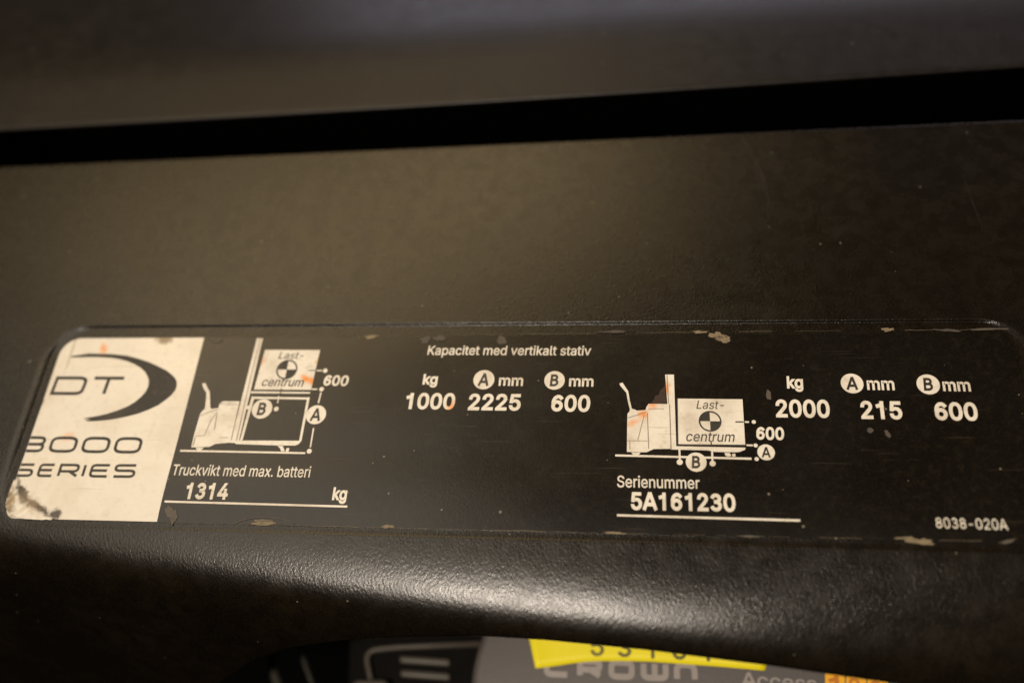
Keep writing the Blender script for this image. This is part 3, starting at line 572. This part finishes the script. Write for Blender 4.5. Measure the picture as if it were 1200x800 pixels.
# white end panel: left part of the same outline, closed by the slanted... straight edge at u = WU
WU = at(240, 396, FLOOR)[0] - 0.1
wp = [(PU0 - 0.02, PV0 + 3.2 + 0.0)]
q = rrect(PU0 - 0.02, PV0 + 0.15, PU1, PV1 - 0.1, (3.2, 5, 5, 6.5))
left = [p for p in q if p[0] < WU]
bl, tl = left[:9], left[9:]
wp = bl + [(WU, PV0 + 0.15), (WU, PV1 - 0.1)] + tl
white = lay('white_panel', [[wp]], MAT['white'], plate, L1)
white['label'] = 'cream white end panel of the plate, stained brown at its lower corner'
sw = [(84, 417.6), (105, 414.5), (132, 415.2), (150, 417.2), (162, 420.3), (175, 424.5), (186, 429.5), (195, 434), (201, 438.5), (205.5, 443), (207.6, 447.8), (207.6, 453), (205.5, 458),
      (201, 463.5), (195, 468.5), (186, 475), (174, 480.5), (162, 485), (150, 488), (138, 490.6), (126, 492.5), (113, 493.6), (104, 494), (100, 492.6), (107, 491.6), (98, 490.6), (104, 489.4),
      (115, 487.6), (126, 485), (138, 481.2), (150, 476.3), (159, 471), (166, 465), (171, 459.5), (174, 453.5), (175, 447), (173.6, 441.5), (170.4, 436), (165, 431), (158, 427), (150, 423.7), (140, 421),
      (129, 419.5), (117, 418.8), (105, 418.7), (84, 419.2)]
lay('swoosh', [[px(sw)]], MAT['black'], white, L2)
# wide outlined lettering drawn as strokes: every letter in a 0..1 cell
def cell(ch):
    r = 0.26
    box = [(0, 0), (1, 0), (1, 1), (0, 1)]
    return {
     'D': [(soft([(0, 0), (1, 0), (1, 1), (0, 1)], r, closed=False) + [(0, 1)], 'c')],
     'T': [([(0, 1), (1, 1)], ''), ([(0.5, 1), (0.5, 0)], '')],
     '0': [(soft(box, 0.34, closed=True), 'c')],
     '3': [(soft([(0, 1), (1, 1), (1, 0.5), (0.05, 0.5)], 0.3), ''), (soft([(0.6, 0.5), (1, 0.5), (1, 0), (0, 0)], 0.3), '')],
     'S': [(soft([(1, 1), (0, 1), (0, 0.52), (1, 0.52), (1, 0), (0, 0)], 0.26), '')],
     'E': [(soft([(1, 1), (0, 1), (0, 0), (1, 0)], 0.26), ''), ([(0.0, 0.52), (0.92, 0.52)], '')],
     'R': [([(0, 0), (0, 1.0)], ''), (soft([(-0.06, 1), (1, 1), (1, 0.42), (0, 0.42)], 0.26), ''), ([(0.55, 0.42), (1.02, 0)], '')],
     'I': [([(0.5, 1), (0.5, 0)], '')],
     'C': [(soft([(1, 1), (0, 1), (0, 0), (1, 0)], 0.3), '')],
     'O': [(soft(box, 0.3, closed=True), 'c')],
     'W': [(soft([(0, 1), (0, 0), (1, 0), (1, 1)], 0.3), ''), ([(0.5, 1), (0.5, 0)], '')],
     'N': [(soft([(0, 0), (0, 1), (1, 1), (1, 0)], 0.4), '')],
    }[ch]
def cells(items, base0, base1, top, wd, shear=0.0, clip=None, plane=FLOOR):
    """items: (letter, x0, x1) in pixels along the baseline"""
    A, B = np.array(at(*base0, plane)), np.array(at(*base1, plane)); T = np.array(at(base0[0], top, plane))
    ex = (B - A) / np.hypot(*(B - A)); ey = np.array([-ex[1], ex[0]]); hgt = float((T - A) @ ey)
    loops = []
    for ch, xa, xb in items:
        t0, t1 = (xa - base0[0]) / (base1[0] - base0[0]), (xb - base0[0]) / (base1[0] - base0[0])
        ya, yb = base0[1] + (base1[1] - base0[1]) * t0, base0[1] + (base1[1] - base0[1]) * t1
        a = float((np.array(at(xa, ya, plane)) - A) @ ex) + wd / 2; c = float((np.array(at(xb, yb, plane)) - A) @ ex) - wd / 2
        H = hgt - wd
        for pts, fl in cell(ch):
            P = [tuple(A + ex * (a + (c - a) * x + shear * y * H) + ey * (wd / 2 + y * H)) for x, y in pts]
            P2 = [P[0]]
            for p in P[1:]:
                if math.hypot(p[0] - P2[-1][0], p[1] - P2[-1][1]) > 1e-4: P2.append(p)
            if fl == 'c' and math.hypot(P2[0][0] - P2[-1][0], P2[0][1] - P2[-1][1]) < 1e-4: P2.pop()
            g = stroke(P2, wd, fl == 'c')
            if clip is not None: g = [[(max(x, clip), y) for x, y in l] for l in g]
            loops.append(g)
    return loops
CL = PU0 + 0.1
lay('lettering', cells([('D', 58.5, 97), ('T', 102, 141)], (59, 463), (134, 463.6), 441.2, 1.15, shear=0.05), MAT['black'], white, L2)['label'] = 'DT'
lay('lettering', cells([('3', 18, 50), ('0', 56, 88), ('0', 94, 126.5), ('0', 132, 164)], (25, 530), (164, 531.8), 511, 0.98, clip=CL), MAT['black'], white, L2 + 0.01)['label'] = '3000'
lay('lettering', cells([('S', 14, 38), ('E', 43, 62), ('R', 67, 91), ('I', 93, 101), ('E', 104, 127), ('S', 132, 158)], (15, 559), (158, 560.4), 543, 0.86, clip=CL), MAT['black'], white, L2 + 0.01)['label'] = 'SERIES'

# header lines and captions
def T_(s, *a, **k):
    o = text(s, *a, **k); o['label'] = s; return o
P_ = MAT['print']
T_('Kapacitet med vertikalt stativ', (500.9, 415.9), (692.3, 416.6), 405.6, P_, plate, L1, bold=0.010, shear=0.06)
def badge(ch, cx, cy, rpx, parent, h, shear=0.0, hs=0.60):
    u, v_ = at(cx, cy, FLOOR); u2, _ = at(cx + rpx, cy, FLOOR); r = (u2 - u)
    b_ = lay('letter_badge', [[ring(u, v_, r, 36)]], P_, parent, h)
    tgt = b_ if parent is plate else parent
    g, wd_ = word(ch, 0.022)
    xs = [p[0] for gg in g for l in gg for p in l]; k = r * 2 * hs / CAPH
    loops = [[[(u + ((x - (min(xs) + max(xs)) / 2) * 0.86 + shear * (y - CAPH / 2)) * k, v_ + (y - CAPH / 2) * k) for x, y in l] for l in gg] for gg in g]
    lay('lettering', loops, MAT['black'], tgt, h + 0.04)
    return b_
for ch, cx, cy, r in (('A', 567.2, 445.1, 12.3), ('B', 649.9, 445.9, 12.0), ('A', 998.3, 449.5, 13.3), ('B', 1087.4, 450.6, 13.6)):
    badge(ch, cx, cy, r, plate, L1, 0.08)
for s, p0, p1, top, bd, kw in [
    ('kg', (495.2, 450.2), (512.4, 450.3), 439.0, 0.030, {}),
    ('mm', (584.3, 451.8), (612.7, 452.0), 443.2, 0.034, dict(xh=True)),
    ('mm', (666.7, 452.6), (695.3, 452.8), 444.0, 0.034, dict(xh=True)),
    ('1000', (474.2, 478.6), (532.3, 479.2), 461.4, 0.027, {}),
    ('2225', (548.2, 479.9), (609.7, 480.5), 462.4, 0.027, {}),
    ('600', (645.6, 481.4), (691.2, 481.9), 463.7, 0.027, {}),
    ('kg', (922.2, 454.6), (941.2, 454.8), 441.7, 0.030, {}),
    ('mm', (1016.2, 456.6), (1048.4, 457.0), 446.6, 0.034, dict(xh=True)),
    ('mm', (1105.2, 458.0), (1137.7, 458.4), 448.0, 0.034, dict(xh=True)),
    ('2000', (909.4, 488.2), (972.8, 488.8), 469.3, 0.027, {}),
    ('215', (1009.3, 490.0), (1057.8, 490.6), 471.0, 0.027, {}),
    ('600', (1096.2, 491.6), (1146.6, 492.2), 472.4, 0.027, {}),
    ('Truckvikt med max. batteri', (201.6, 556.8), (363.3, 559.6), 544.4, 0.006, {}),
    ('1314', (216.4, 584.0), (266.6, 584.8), 566.6, 0.027, {}),
    ('kg', (389.5, 585.4), (406.2, 585.8), 571.8, 0.030, {}),
    ('Serienummer', (723.2, 570.9), (820.0, 573.0), 557.6, 0.008, {}),
    ('5A161230', (739.4, 596.6), (862.2, 599.0), 577.8, 0.027, {}),
    ('8038-020A', (1097.0, 618.6), (1181.4, 621.0), 606.6, 0.004, {}),
    ]:
    T_(s, p0, p1, top, P_, plate, L1, bold=bd if s != 'mm' else 0.020, shear=kw.pop('shear', 0.03 if p0[1] < 500 else 0.0), **kw)
for a, b_, wd_ in (((193.6, 587.7), (407.5, 593.7), 0.62), ((723, 603.8), (937.5, 610.0), 0.62)):
    P = [np.array(at(*a, FLOOR)), np.array(at(*b_, FLOOR))]
    lay('rule_line', [stroke([tuple(P[0] + (P[1] - P[0]) * k / 8) for k in range(9)], wd_)], P_, plate, L1)

# ------------------------------------------------------------------ the two truck diagrams
def diagram(polys, darks, lines, dots, dark_lines, box, cross, crosspx, badges, texts, label):
    root = lay('truck_drawing', [[px(polys[0])]], P_, plate, L1); root['label'] = label
    for p in polys[1:]: pass
    rest = [[px(p)] for p in polys[1:]]
    lay('outline', rest, P_, root, L1 + 0.006)
    lay('load_box', [[px(box)]], P_, root, L1)
    lay('contour_line', [stroke(px(l), wd_ * 0.27) [0:1] for l, wd_ in lines], P_, root, L1 + 0.012)
    lay('contour_line', [stroke(px(l), wd_ * 0.27)[0:1] for l, wd_ in dark_lines], MAT['black'], root, L3)
    lay('contour_line', [stroke(px(l), wd_ * 0.27)[0:1] for l, wd_ in darks], MAT['grey_ink'], root, L3)
    lay('end_dot', [[ring(*at(x, y, FLOOR), r * 0.27, 14)] for x, y, r in dots], P_, root, L1 + 0.018)
    # load centre mark: ring with two dark quarters
    cx, cy = at(*cross, FLOOR); r = at(cross[0] + crosspx, cross[1], FLOOR)[0] - cx
    qd = lambda a: [[(cx, cy)] + ring(cx, cy, r * 0.88, 8, None, a, a + math.pi / 2) + [(cx + r * 0.88 * math.cos(a + math.pi / 2), cy + r * 0.88 * math.sin(a + math.pi / 2))]]
    lay('load_mark', [[ring(cx, cy, r, 36), ring(cx, cy, r * 0.86, 36)], qd(math.pi / 2), qd(-math.pi / 2)], MAT['black'], root, L3)
    for ch, x, y, rp in badges: badge(ch, x, y, rp, root, L3 + 0.01, 0.06)
    for s, p0, p1, top, m_, bd, sh, xh in texts:
        text(s, p0, p1, top, m_, root, L3, bold=bd, shear=sh, xh=xh)['label'] = s
    return root
K = MAT['black']
diagram(
    polys=[[(757.5, 477), (760, 473.3), (784, 473.6), (785.6, 526), (766, 526.2), (757.6, 530), (734.6, 529.6), (735, 496), (735.3, 485), (738, 481.8), (756.5, 480.6)],
           [(779.4, 439.2), (789.7, 439.2), (792.4, 522), (792.6, 527), (786, 526.6)],
           [(788, 522.8), (873.4, 524.6), (873.2, 527), (866.5, 529.6), (862, 530), (838, 529.6), (829, 527.8), (788, 526.8)],
           [(726, 449.4), (729.6, 448.6), (732, 452.4), (736.2, 458.6), (738, 469), (740.4, 479), (745.6, 480.6), (745, 482.2), (737.6, 482.4), (738.2, 480.2), (735.6, 470), (734, 460.4), (729.6, 455.4), (726.6, 451.8)],
           [(739.8, 530.2), (750.6, 530.4), (748.4, 533.4), (745, 534.2), (741.6, 533.2)],
           [(849, 530.6), (855, 530.8), (857, 534.4), (853, 535.2), (850, 534)], [(857.6, 532), (861.4, 531.6), (862, 535), (858.4, 535.6)]],
    darks=[([(735.4, 490), (747, 486.4), (757.6, 482.6)], 0.7), ([(754.8, 487), (747.4, 516)], 0.7), ([(735, 516.6), (758.4, 516.8)], 0.6), ([(738, 517), (738.2, 526.6)], 0.8),
           ([(758.6, 484), (760.2, 526)], 0.9), ([(760, 479.2), (778, 479.2)], 0.6), ([(784.6, 474), (786.4, 526)], 1.0), ([(781.6, 440), (783.4, 473)], 0.8)],
    lines=[([(721, 533.7), (801, 535.6), (880.6, 537.6)], 2.3), ([(796.1, 525.5), (796.5, 538.5)], 2.0), ([(834.4, 525.5), (834.7, 540.5)], 2.0), ([(872.8, 494.6), (877.6, 494.7)], 1.8), ([(874.6, 521.8), (882, 522)], 1.8)],
    dots=[(796.5, 541.6, 3.2), (835, 543.3, 3.2), (883.2, 494.6, 2.2), (885.4, 522.1, 2.2), (886.6, 538, 2.2)],
    dark_lines=[([(794, 521.4), (873.2, 522)], 1.5), ([(793.4, 467.2), (794.2, 521.4)], 1.3), ([(861.6, 494.5), (871.2, 494.6)], 1.4), ([(833.2, 517), (833.4, 521)], 1.3)],
    box=[(793.6, 467.2), (870, 468), (873.2, 521.6), (794.4, 521)], cross=(832, 493.8), crosspx=13.4,
    badges=[('A', 897.6, 530.2, 10.2), ('B', 815.7, 541.7, 12.2)],
    texts=[('Last-', (816, 479.2), (847.5, 479.6), 469.6, K, 0.0, 0.2, False), ('centrum', (803.4, 517.0), (859.8, 517.9), 508.6, K, 0.004, 0.2, True),
           ('600', (886.2, 514.6), (918.8, 515.2), 501.2, P_, 0.03, 0.05, False)],
    label='line drawing of a pallet truck with its forks lowered')
diagram(
    polys=[[(257.4, 473.8), (261.4, 470.4), (281, 470.4), (270.8, 518.6), (253, 520.2), (245.8, 523.6), (224.6, 524.2), (227.4, 511), (235, 485), (238.6, 480.4), (256.6, 478.2)],
           [(301.5, 396.6), (308.4, 396.8), (279.8, 519), (270.4, 519)],
           [(296.6, 465), (363.2, 465.9), (362.5, 468.3), (298.2, 467.5), (284.6, 516), (281.8, 516)],
           [(363.4, 465.4), (353.6, 517), (350.8, 517), (360.4, 466)],
           [(271, 516.2), (353.6, 516.5), (350.6, 520.4), (346, 522.2), (322, 521.9), (277, 520.4)],
           [(294.7, 458.6), (364.1, 459.6), (363.6, 461.4), (294.2, 461.0)],
           [(237.2, 449.6), (241.2, 449.2), (243.4, 454), (246.2, 459), (246.6, 468), (246.8, 477.4), (248.4, 479.6), (239.6, 480.4), (240.6, 477.8), (242, 468), (242.2, 460.4), (238.8, 455)],
           [(229.8, 524.4), (239.4, 524.6), (236.6, 527.2), (233.2, 527.8), (230.4, 526.6)],
           [(325.6, 522.4), (331.6, 522.6), (334.2, 528.6), (330, 529), (328.6, 525.6)], [(336, 525.4), (339.4, 525), (338.8, 529.2), (335, 529.6)]],
    darks=[([(234.6, 487.4), (246, 483), (257.4, 479.4)], 0.7), ([(254.8, 485), (251.6, 503.6)], 0.9), ([(228.8, 511.4), (240, 510.4), (247, 494), (255.4, 482)], 0.6), ([(229.4, 513), (226.6, 522.6)], 0.9),
           ([(281.4, 471), (271.4, 515.6)], 0.8), ([(305.4, 397.6), (292, 452), (277.6, 516)], 0.9), ([(258, 512.6), (268, 513)], 0.6), ([(258, 474), (263, 472.4), (277, 472.6)], 0.5)],
    lines=[([(211.6, 528.2), (285, 529.6), (358, 531)], 2.2), ([(296.2, 464.6), (282.2, 516.4)], 1.6), ([(371.2, 434.5), (377.8, 434.6)], 1.8), ([(365.6, 456.2), (372, 456.3)], 1.8),
           ([(376.5, 460), (373.4, 472.6)], 1.7), ([(367.8, 501.6), (364, 524.4)], 1.7), ([(327.2, 464.2), (325.6, 472.6)], 1.6)],
    dots=[(381.5, 434.6, 2.9), (377.2, 456.2, 2.9), (362.8, 528.8, 3.0), (324.1, 479.4, 3.0), (291.4, 477.6, 2.6)],
    dark_lines=[([(297.9, 457.2), (364.6, 457.6)], 1.1), ([(361.6, 434.3), (369.8, 434.4)], 1.1), ([(330.2, 455), (328.8, 462)], 1.1)],
    box=[(311, 410.2), (375.4, 410.5), (364.7, 457.6), (297.8, 457.2)], cross=(336.5, 433.3), crosspx=12.2,
    badges=[('A', 370.8, 486.2, 11.6), ('B', 307.6, 479.4, 11.8)],
    texts=[('Last-', (326.4, 420.6), (354.8, 420.9), 412.6, K, 0.0, 0.2, False), ('centrum', (306.2, 452.4), (354.4, 453.2), 445.2, K, 0.004, 0.2, True),
           ('600', (378.6, 451.6), (407.6, 452.2), 440.4, P_, 0.03, 0.05, False)],
    label='line drawing of a pallet truck with its forks raised')

# ------------------------------------------------------------------ wear along the film's edge
def blob(cx, cy, rx, ry, n=22, jag=0.28, an=0.0):
    u, v_ = at(cx, cy, FLOOR); out = []
    ph = [random.uniform(0, 6.28) for _ in range(4)]
    for k in range(n):
        a = 2 * math.pi * k / n
        r = 1 + jag * (0.6 * math.sin(2 * a + ph[0]) + 0.5 * math.sin(3 * a + ph[1]) + 0.4 * math.sin(5 * a + ph[2]) + 0.35 * math.sin(9 * a + ph[3]) + random.uniform(-0.8, 0.8))
        x, y = rx * 0.27 * r * math.cos(a), ry * 0.30 * r * math.sin(a)
        out.append((u + x * math.cos(an) - y * math.sin(an), v_ + x * math.sin(an) + y * math.cos(an)))
    return [out]
for cx, cy, rx, ry, an, mk in [
        (840, 393.5, 9, 3.2, -0.25, 'residue'), (848, 398, 7, 4.4, -0.3, 'residue'), (820, 389.5, 8, 1.5, 0, 'residue'),
        (499, 398.5, 6, 4.2, 0, 'chip'), (515, 396.5, 7, 3.4, -0.3, 'chip'), (435, 395.2, 8, 2.2, 0, 'residue'),
        (720, 389.2, 14, 1.3, 0, 'chip'), (1040, 386.8, 7, 1.8, 0.1, 'residue'),
        (1160, 386.2, 24, 1.0, 0, 'chip'), (1110, 387.6, 14, 1.2, -0.1, 'chip'), (252, 398.6, 8, 3.4, -0.2, 'chip'),
        (202, 603, 6, 9, 0.5, 'chip'), (310, 612.4, 14, 2.6, 0, 'residue'), (455, 616.8, 6, 1.8, 0, 'residue'),
        (720, 624.4, 10, 1.1, 0, 'residue'), (880, 628.4, 12, 0.8, 0, 'chip'),
        (1079, 634.6, 12, 2.6, -0.12, 'residue'), (1060, 630.4, 10, 1.0, 0, 'residue'), (1180, 634.4, 8, 1.4, 0.2, 'chip')]:
    lay('adhesive_residue', [blob(cx, cy, rx, ry, an=an)], MAT[mk], plate, L3 + 0.05, skirt=0.2)
for cx, cy, rx, ry, an, mk in [(588, 399, 5.0, 5.4, 0, 'scuff'), (900.5, 463, 2.4, 6.0, 0.1, 'scuff'), (1019.6, 504.4, 3.4, 2.4, 0.6, 'scuff'), (1040, 508.6, 2.2, 4.2, 0.3, 'scuff'),
                               ]:
    mt = MAT['chip'] if mk == 'scuff' else MAT['rust']
    lay('scuff_mark', [blob(cx, cy, rx, ry, jag=0.18, an=an)], mt, plate, L1 - 0.02)
lay('scuff_mark', [[px([(779.4, 451), (780, 462), (780.8, 473.4), (771, 473), (763, 472.6), (766, 469), (768, 464), (772, 462.6), (774, 457), (777, 455)])]], MAT['rust'], plate, L1 - 0.02)
# lifted, torn corner of the white panel
cre = [(18, 562), (23, 576), (33, 588), (48, 596), (68, 603.4)]; rim = [(13.5, 574), (9.6, 590), (14, 602.5), (30, 607.6), (60, 609.0)]
vs, fs = [], []
for i in range(25):
    t = i / 24 * 4; k = min(int(t), 3); f_ = t - k
    c0 = [cre[k][j] + (cre[k + 1][j] - cre[k][j]) * f_ for j in (0, 1)]; r0 = [rim[k][j] + (rim[k + 1][j] - rim[k][j]) * f_ for j in (0, 1)]
    jag = random.uniform(-0.5, 0.5)
    for j in range(7):
        q_ = j / 6
        u_, v__ = at(c0[0] + (r0[0] - c0[0] + jag) * q_, c0[1] + (r0[1] - c0[1] + jag) * q_, FLOOR)
        hh = L4 - depth(v__) + 1.5 * math.sin(math.pi * i / 24) * q_ ** 1.4 + 0.25 * math.sin(i * 0.9) * q_
        vs.append(S(u_, -v__, hh)[0])
for i in range(24):
    for j in range(6):
        a = i * 7 + j; fs.append((a, a + 7, a + 8, a + 1))
o = link('torn_corner', vs, fs, MAT['white'], white, smooth=True); o['label'] = 'torn and lifted corner of the white panel'
# long broken line of dried adhesive along the lower and upper rim
def rim_line(y_of, xs, h, name):
    loops = []
    for a, b_ in xs:
        P = []
        k_ = max(3, int((b_ - a) / 6))
        for k in range(k_ + 1):
            x = a + (b_ - a) * k / k_; P.append(at(x, y_of(x) + random.uniform(-0.5, 0.5), FLOOR))
        loops.append(stroke(P, random.uniform(0.05, 0.14)))
    lay(name, loops, MAT['rim_dirt'], plate, h)
low = lambda x: np.interp(x, [190, 430, 600, 900, 1190], [612.4, 617.6, 621.6, 628.6, 634.6])
rim_line(low, [(196, 262), (272, 352), (358, 420), (430, 500), (512, 560), (565, 640), (644, 700), (706, 760), (790, 826), (840, 850), (900, 925), (960, 1010), (1100, 1150)], L3, 'adhesive_residue')
top = lambda x: np.interp(x, [245, 430, 600, 930, 1185], [396.2, 394.0, 391.8, 388.4, 386.4])
rim_line(top, [(262, 300), (318, 372), (398, 470), (530, 590), (610, 700), (745, 815), (866, 905), (930, 985), (1060, 1100), (1124, 1180)], L3, 'adhesive_residue')
# lifted wrinkle of clear film at the lower rim
wr = [(276, 613.2), (285, 609.6), (300, 606.6), (316, 606.0), (332, 608.8), (346, 613.6)]
lay('film_wrinkle', [stroke(px(wr), 0.22), stroke(px([(292, 613.4), (304, 610.2), (318, 610.6), (330, 614)]), 0.2)], MAT['chip'], plate, L3 + 0.1, skirt=0.15)

# ------------------------------------------------------------------ behind the arch: grey display pod, sticker, black box
HP = -70.0
def slab(name, outline, h, depth, mat, parent, base, r=2.2, n=5):
    """plate with a rounded front rim and side walls, outline in mm"""
    cx = sum(p[0] for p in outline) / len(outline); cy = sum(p[1] for p in outline) / len(outline)
    if area2(outline) < 0: outline = outline[::-1]
    verts, faces = [], []
    m_ = len(outline)
    rings = [(0.0, h - depth)] + [(r * (1 - math.cos(math.pi / 2 * k / n)), h - r + r * math.sin(math.pi / 2 * k / n)) for k in range(n + 1)]
    for ins, z in rings:
        for x, y in fatten(outline, -ins, 1): verts.append((x, y, z))
    for k in range(len(rings) - 1):
        for i in range(m_):
            j = (i + 1) % m_; faces.append((k * m_ + i, k * m_ + j, (k + 1) * m_ + j, (k + 1) * m_ + i))
    faces.append(tuple((len(rings) - 1) * m_ + i for i in range(m_)))
    o = link(name, verts, faces, mat, parent, smooth=True, base=base)
    return o
def flat(base, plane):
    def put(name, loops, mat, parent, h):
        vs, fs = [], []
        for gi, g in enumerate(loops):
            o_ = len(vs); fl = [p for l in g for p in l]
            vs += [(p[0], p[1], plane + h + 0.004 * (gi % 20)) for p in fl]
            for t in tessellate_polygon([[Vector((p[0], p[1], 0)) for p in l] for l in g]): 
                t = list(t); a, b_, c = [fl[i] for i in t]
                if (b_[0] - a[0]) * (c[1] - a[1]) - (b_[1] - a[1]) * (c[0] - a[0]) < 0: t.reverse()
                fs.append([o_ + i for i in t])
        return link(name, vs, fs, mat, parent, base=base)
    return put
pb = at(800, 820, HP) + (HP,)
pod = thing('display_pod', 'grey display housing with a rounded left edge showing under the arch of the cover', 'display', pb)
out_px = soft([(596, 700), (562, 745), (551, 800), (546, 900), (1500, 960), (1500, 700)], 30, 8, closed=True)
out_px = soft([(582, 690), (565, 742), (555, 772), (551, 800), (549, 940), (1420, 1010), (1420, 690)], 22, 6, closed=True)
slab('housing', [at(x, y, HP) for x, y in out_px], HP, 30, MAT['pod'], pod, pb, r=2.6)
put = flat(pb, HP)
put('lettering', cells([('C', 637, 668), ('R', 676, 706), ('O', 713, 744), ('W', 751, 784), ('N', 790, 818)], (636, 792.5), (820, 799.5), 769, 1.95, plane=HP), MAT['logo'], pod, 0.05)['label'] = 'CROWN'
text('Access', (869, 803), (958, 809), 787, MAT['logo'], pod, 0.05, bold=0.012, plane=HP, put=put)['label'] = 'Access'
for k, (ch, xa, xb) in enumerate((('1', 967, 990), ('2', 991.5, 1015), ('3', 1016.5, 1041))):
    yy = 783 + k * 3
    o = put('number_tile', [[soft([at(xa, yy + 2, HP), at(xb, yy + 4, HP), at(xb, yy + 40, HP), at(xa, yy + 38, HP)], 1.2, closed=True)]], MAT['orange'], pod, 0.05)
    text(ch, (xa + 5, yy + 30), (xb - 5, yy + 30.6), yy + 8, MAT['orange_dark'], o, 0.12, bold=0.02, plane=HP, put=put)

sbp = at(760, 783, HP) + (HP,)
stick = thing('yellow_sticker', 'bright yellow handwritten sticker with a number, stuck on the grey display housing', 'sticker', sbp)
def sticker_sheet():
    topl, botl = [], []
    n = 40; verts, faces = [], []
    for i in range(n + 1):
        t = i / n
        xb = 628 + (896 - 628) * t
        yb = np.interp(xb, [628, 650, 668, 684, 700, 730, 760, 830, 896], [783.2, 780.2, 777.4, 775.2, 774.2, 774.0, 774.8, 779.6, 785.4])
        xt = 615 + (912 - 615) * t; yt = 722 + 6 * t
        b0, t0 = at(xb, yb, HP), at(xt, yt, HP)
        for j in range(7):
            s = j / 6
            lift = 0.25 + 1.3 * max(0, 1 - t * 6) ** 2 * (1 - s) + 0.35 * math.sin(t * 9) ** 2 * (1 - s)
            verts.append((b0[0] + (t0[0] - b0[0]) * s, b0[1] + (t0[1] - b0[1]) * s, HP + lift))
    for i in range(n):
        for j in range(6):
            a = i * 7 + j; faces.append((a, a + 7, a + 8, a + 1))
    o = link('sheet', verts, faces, MAT['yellow'], stick, smooth=True, base=sbp)
    md = o.modifiers.new('thickness', 'SOLIDIFY'); md.thickness = 0.00012; md.offset = -1
sticker_sheet()
sput = flat(sbp, HP)
text('53161', (692, 767.4), (832, 774.0), 746, MAT['pen'], stick, 0.75, bold=0.014, gap=0.28, plane=HP, put=sput)['label'] = '53161'

HB = -92.0
bb = at(490, 800, HB) + (HB,)
box = thing('control_box', 'black box with raised grey rail and two short ribs, left of the display housing', 'control box', bb)
bo = soft([at(405, 700, HB), at(398, 900, HB), at(640, 930, HB), at(640, 700, HB)], 5, 5, closed=True)
slab('body', bo, HB - 4, 40, MAT['box'], box, bb, r=2)
def tube(name, pts, r, mat, parent, base, n=10):
    P = [Vector(p) for p in pts]; verts, faces = [], []
    up = Vector((0, 0, 1))
    for i, p in enumerate(P):
        d = (P[min(i + 1, len(P) - 1)] - P[max(i - 1, 0)]).normalized()
        a = d.cross(up).normalized(); b_ = a.cross(d).normalized()
        for k in range(n):
            t = 2 * math.pi * k / n; verts.append(tuple(p + a * r * math.cos(t) + b_ * r * math.sin(t)))
    for i in range(len(P) - 1):
        for k in range(n):
            faces.append((i * n + k, i * n + (k + 1) % n, (i + 1) * n + (k + 1) % n, (i + 1) * n + k))
    faces.append(tuple(range(n))[::-1]); faces.append(tuple((len(P) - 1) * n + k for k in range(n)))
    return link(name, verts, faces, mat, parent, smooth=True, base=base)
rp = soft([(441, 830), (433, 796), (426, 761), (462, 757), (600, 751.5)], 15, 6)
tube('rail', [at(x, y, HB) + (HB - 2,) for x, y in rp], 1.05, MAT['rail'], box, bb)
for (xa, ya, xb_, yb_) in ((466, 770.5, 526, 774.5), (467, 787, 526, 791.5)):
    ro = soft([at(xa, ya - 4.5, HB), at(xb_, yb_ - 4.5, HB), at(xb_, yb_ + 4.5, HB), at(xa, ya + 4.5, HB)], 1.2, 4, closed=True)
    slab('rib', ro, HB - 2.2, 3, MAT['rail'], box, bb, r=0.9, n=4)
ko = soft([at(415, 796, HB), at(456, 796, HB), at(460, 830, HB), at(410, 830, HB)], 2.5, 4, closed=True)
slab('knob', ko, HB + 2, 8, MAT['rail'], box, bb, r=1.5, n=4)
for nm, pts, r in (('hose', [(352, 735), (347, 757), (351, 775), (361, 800), (366, 840)], 1.1), ('hose', [(322, 735), (314, 760), (313, 782), (322, 806), (330, 840)], 2.0)):
    P = [at(x, y, HB) + (HB - 6,) for x, y in soft(pts, 14, 5)]
    o = tube(nm, P, r, MAT['hose'], None, P[-1])
    tag(o, 'thin dark hose nearest the raised grey rail' if r < 1.5 else 'thicker dark hose at the left end of the arch', 'hose', 'hoses in the dark under the arch')
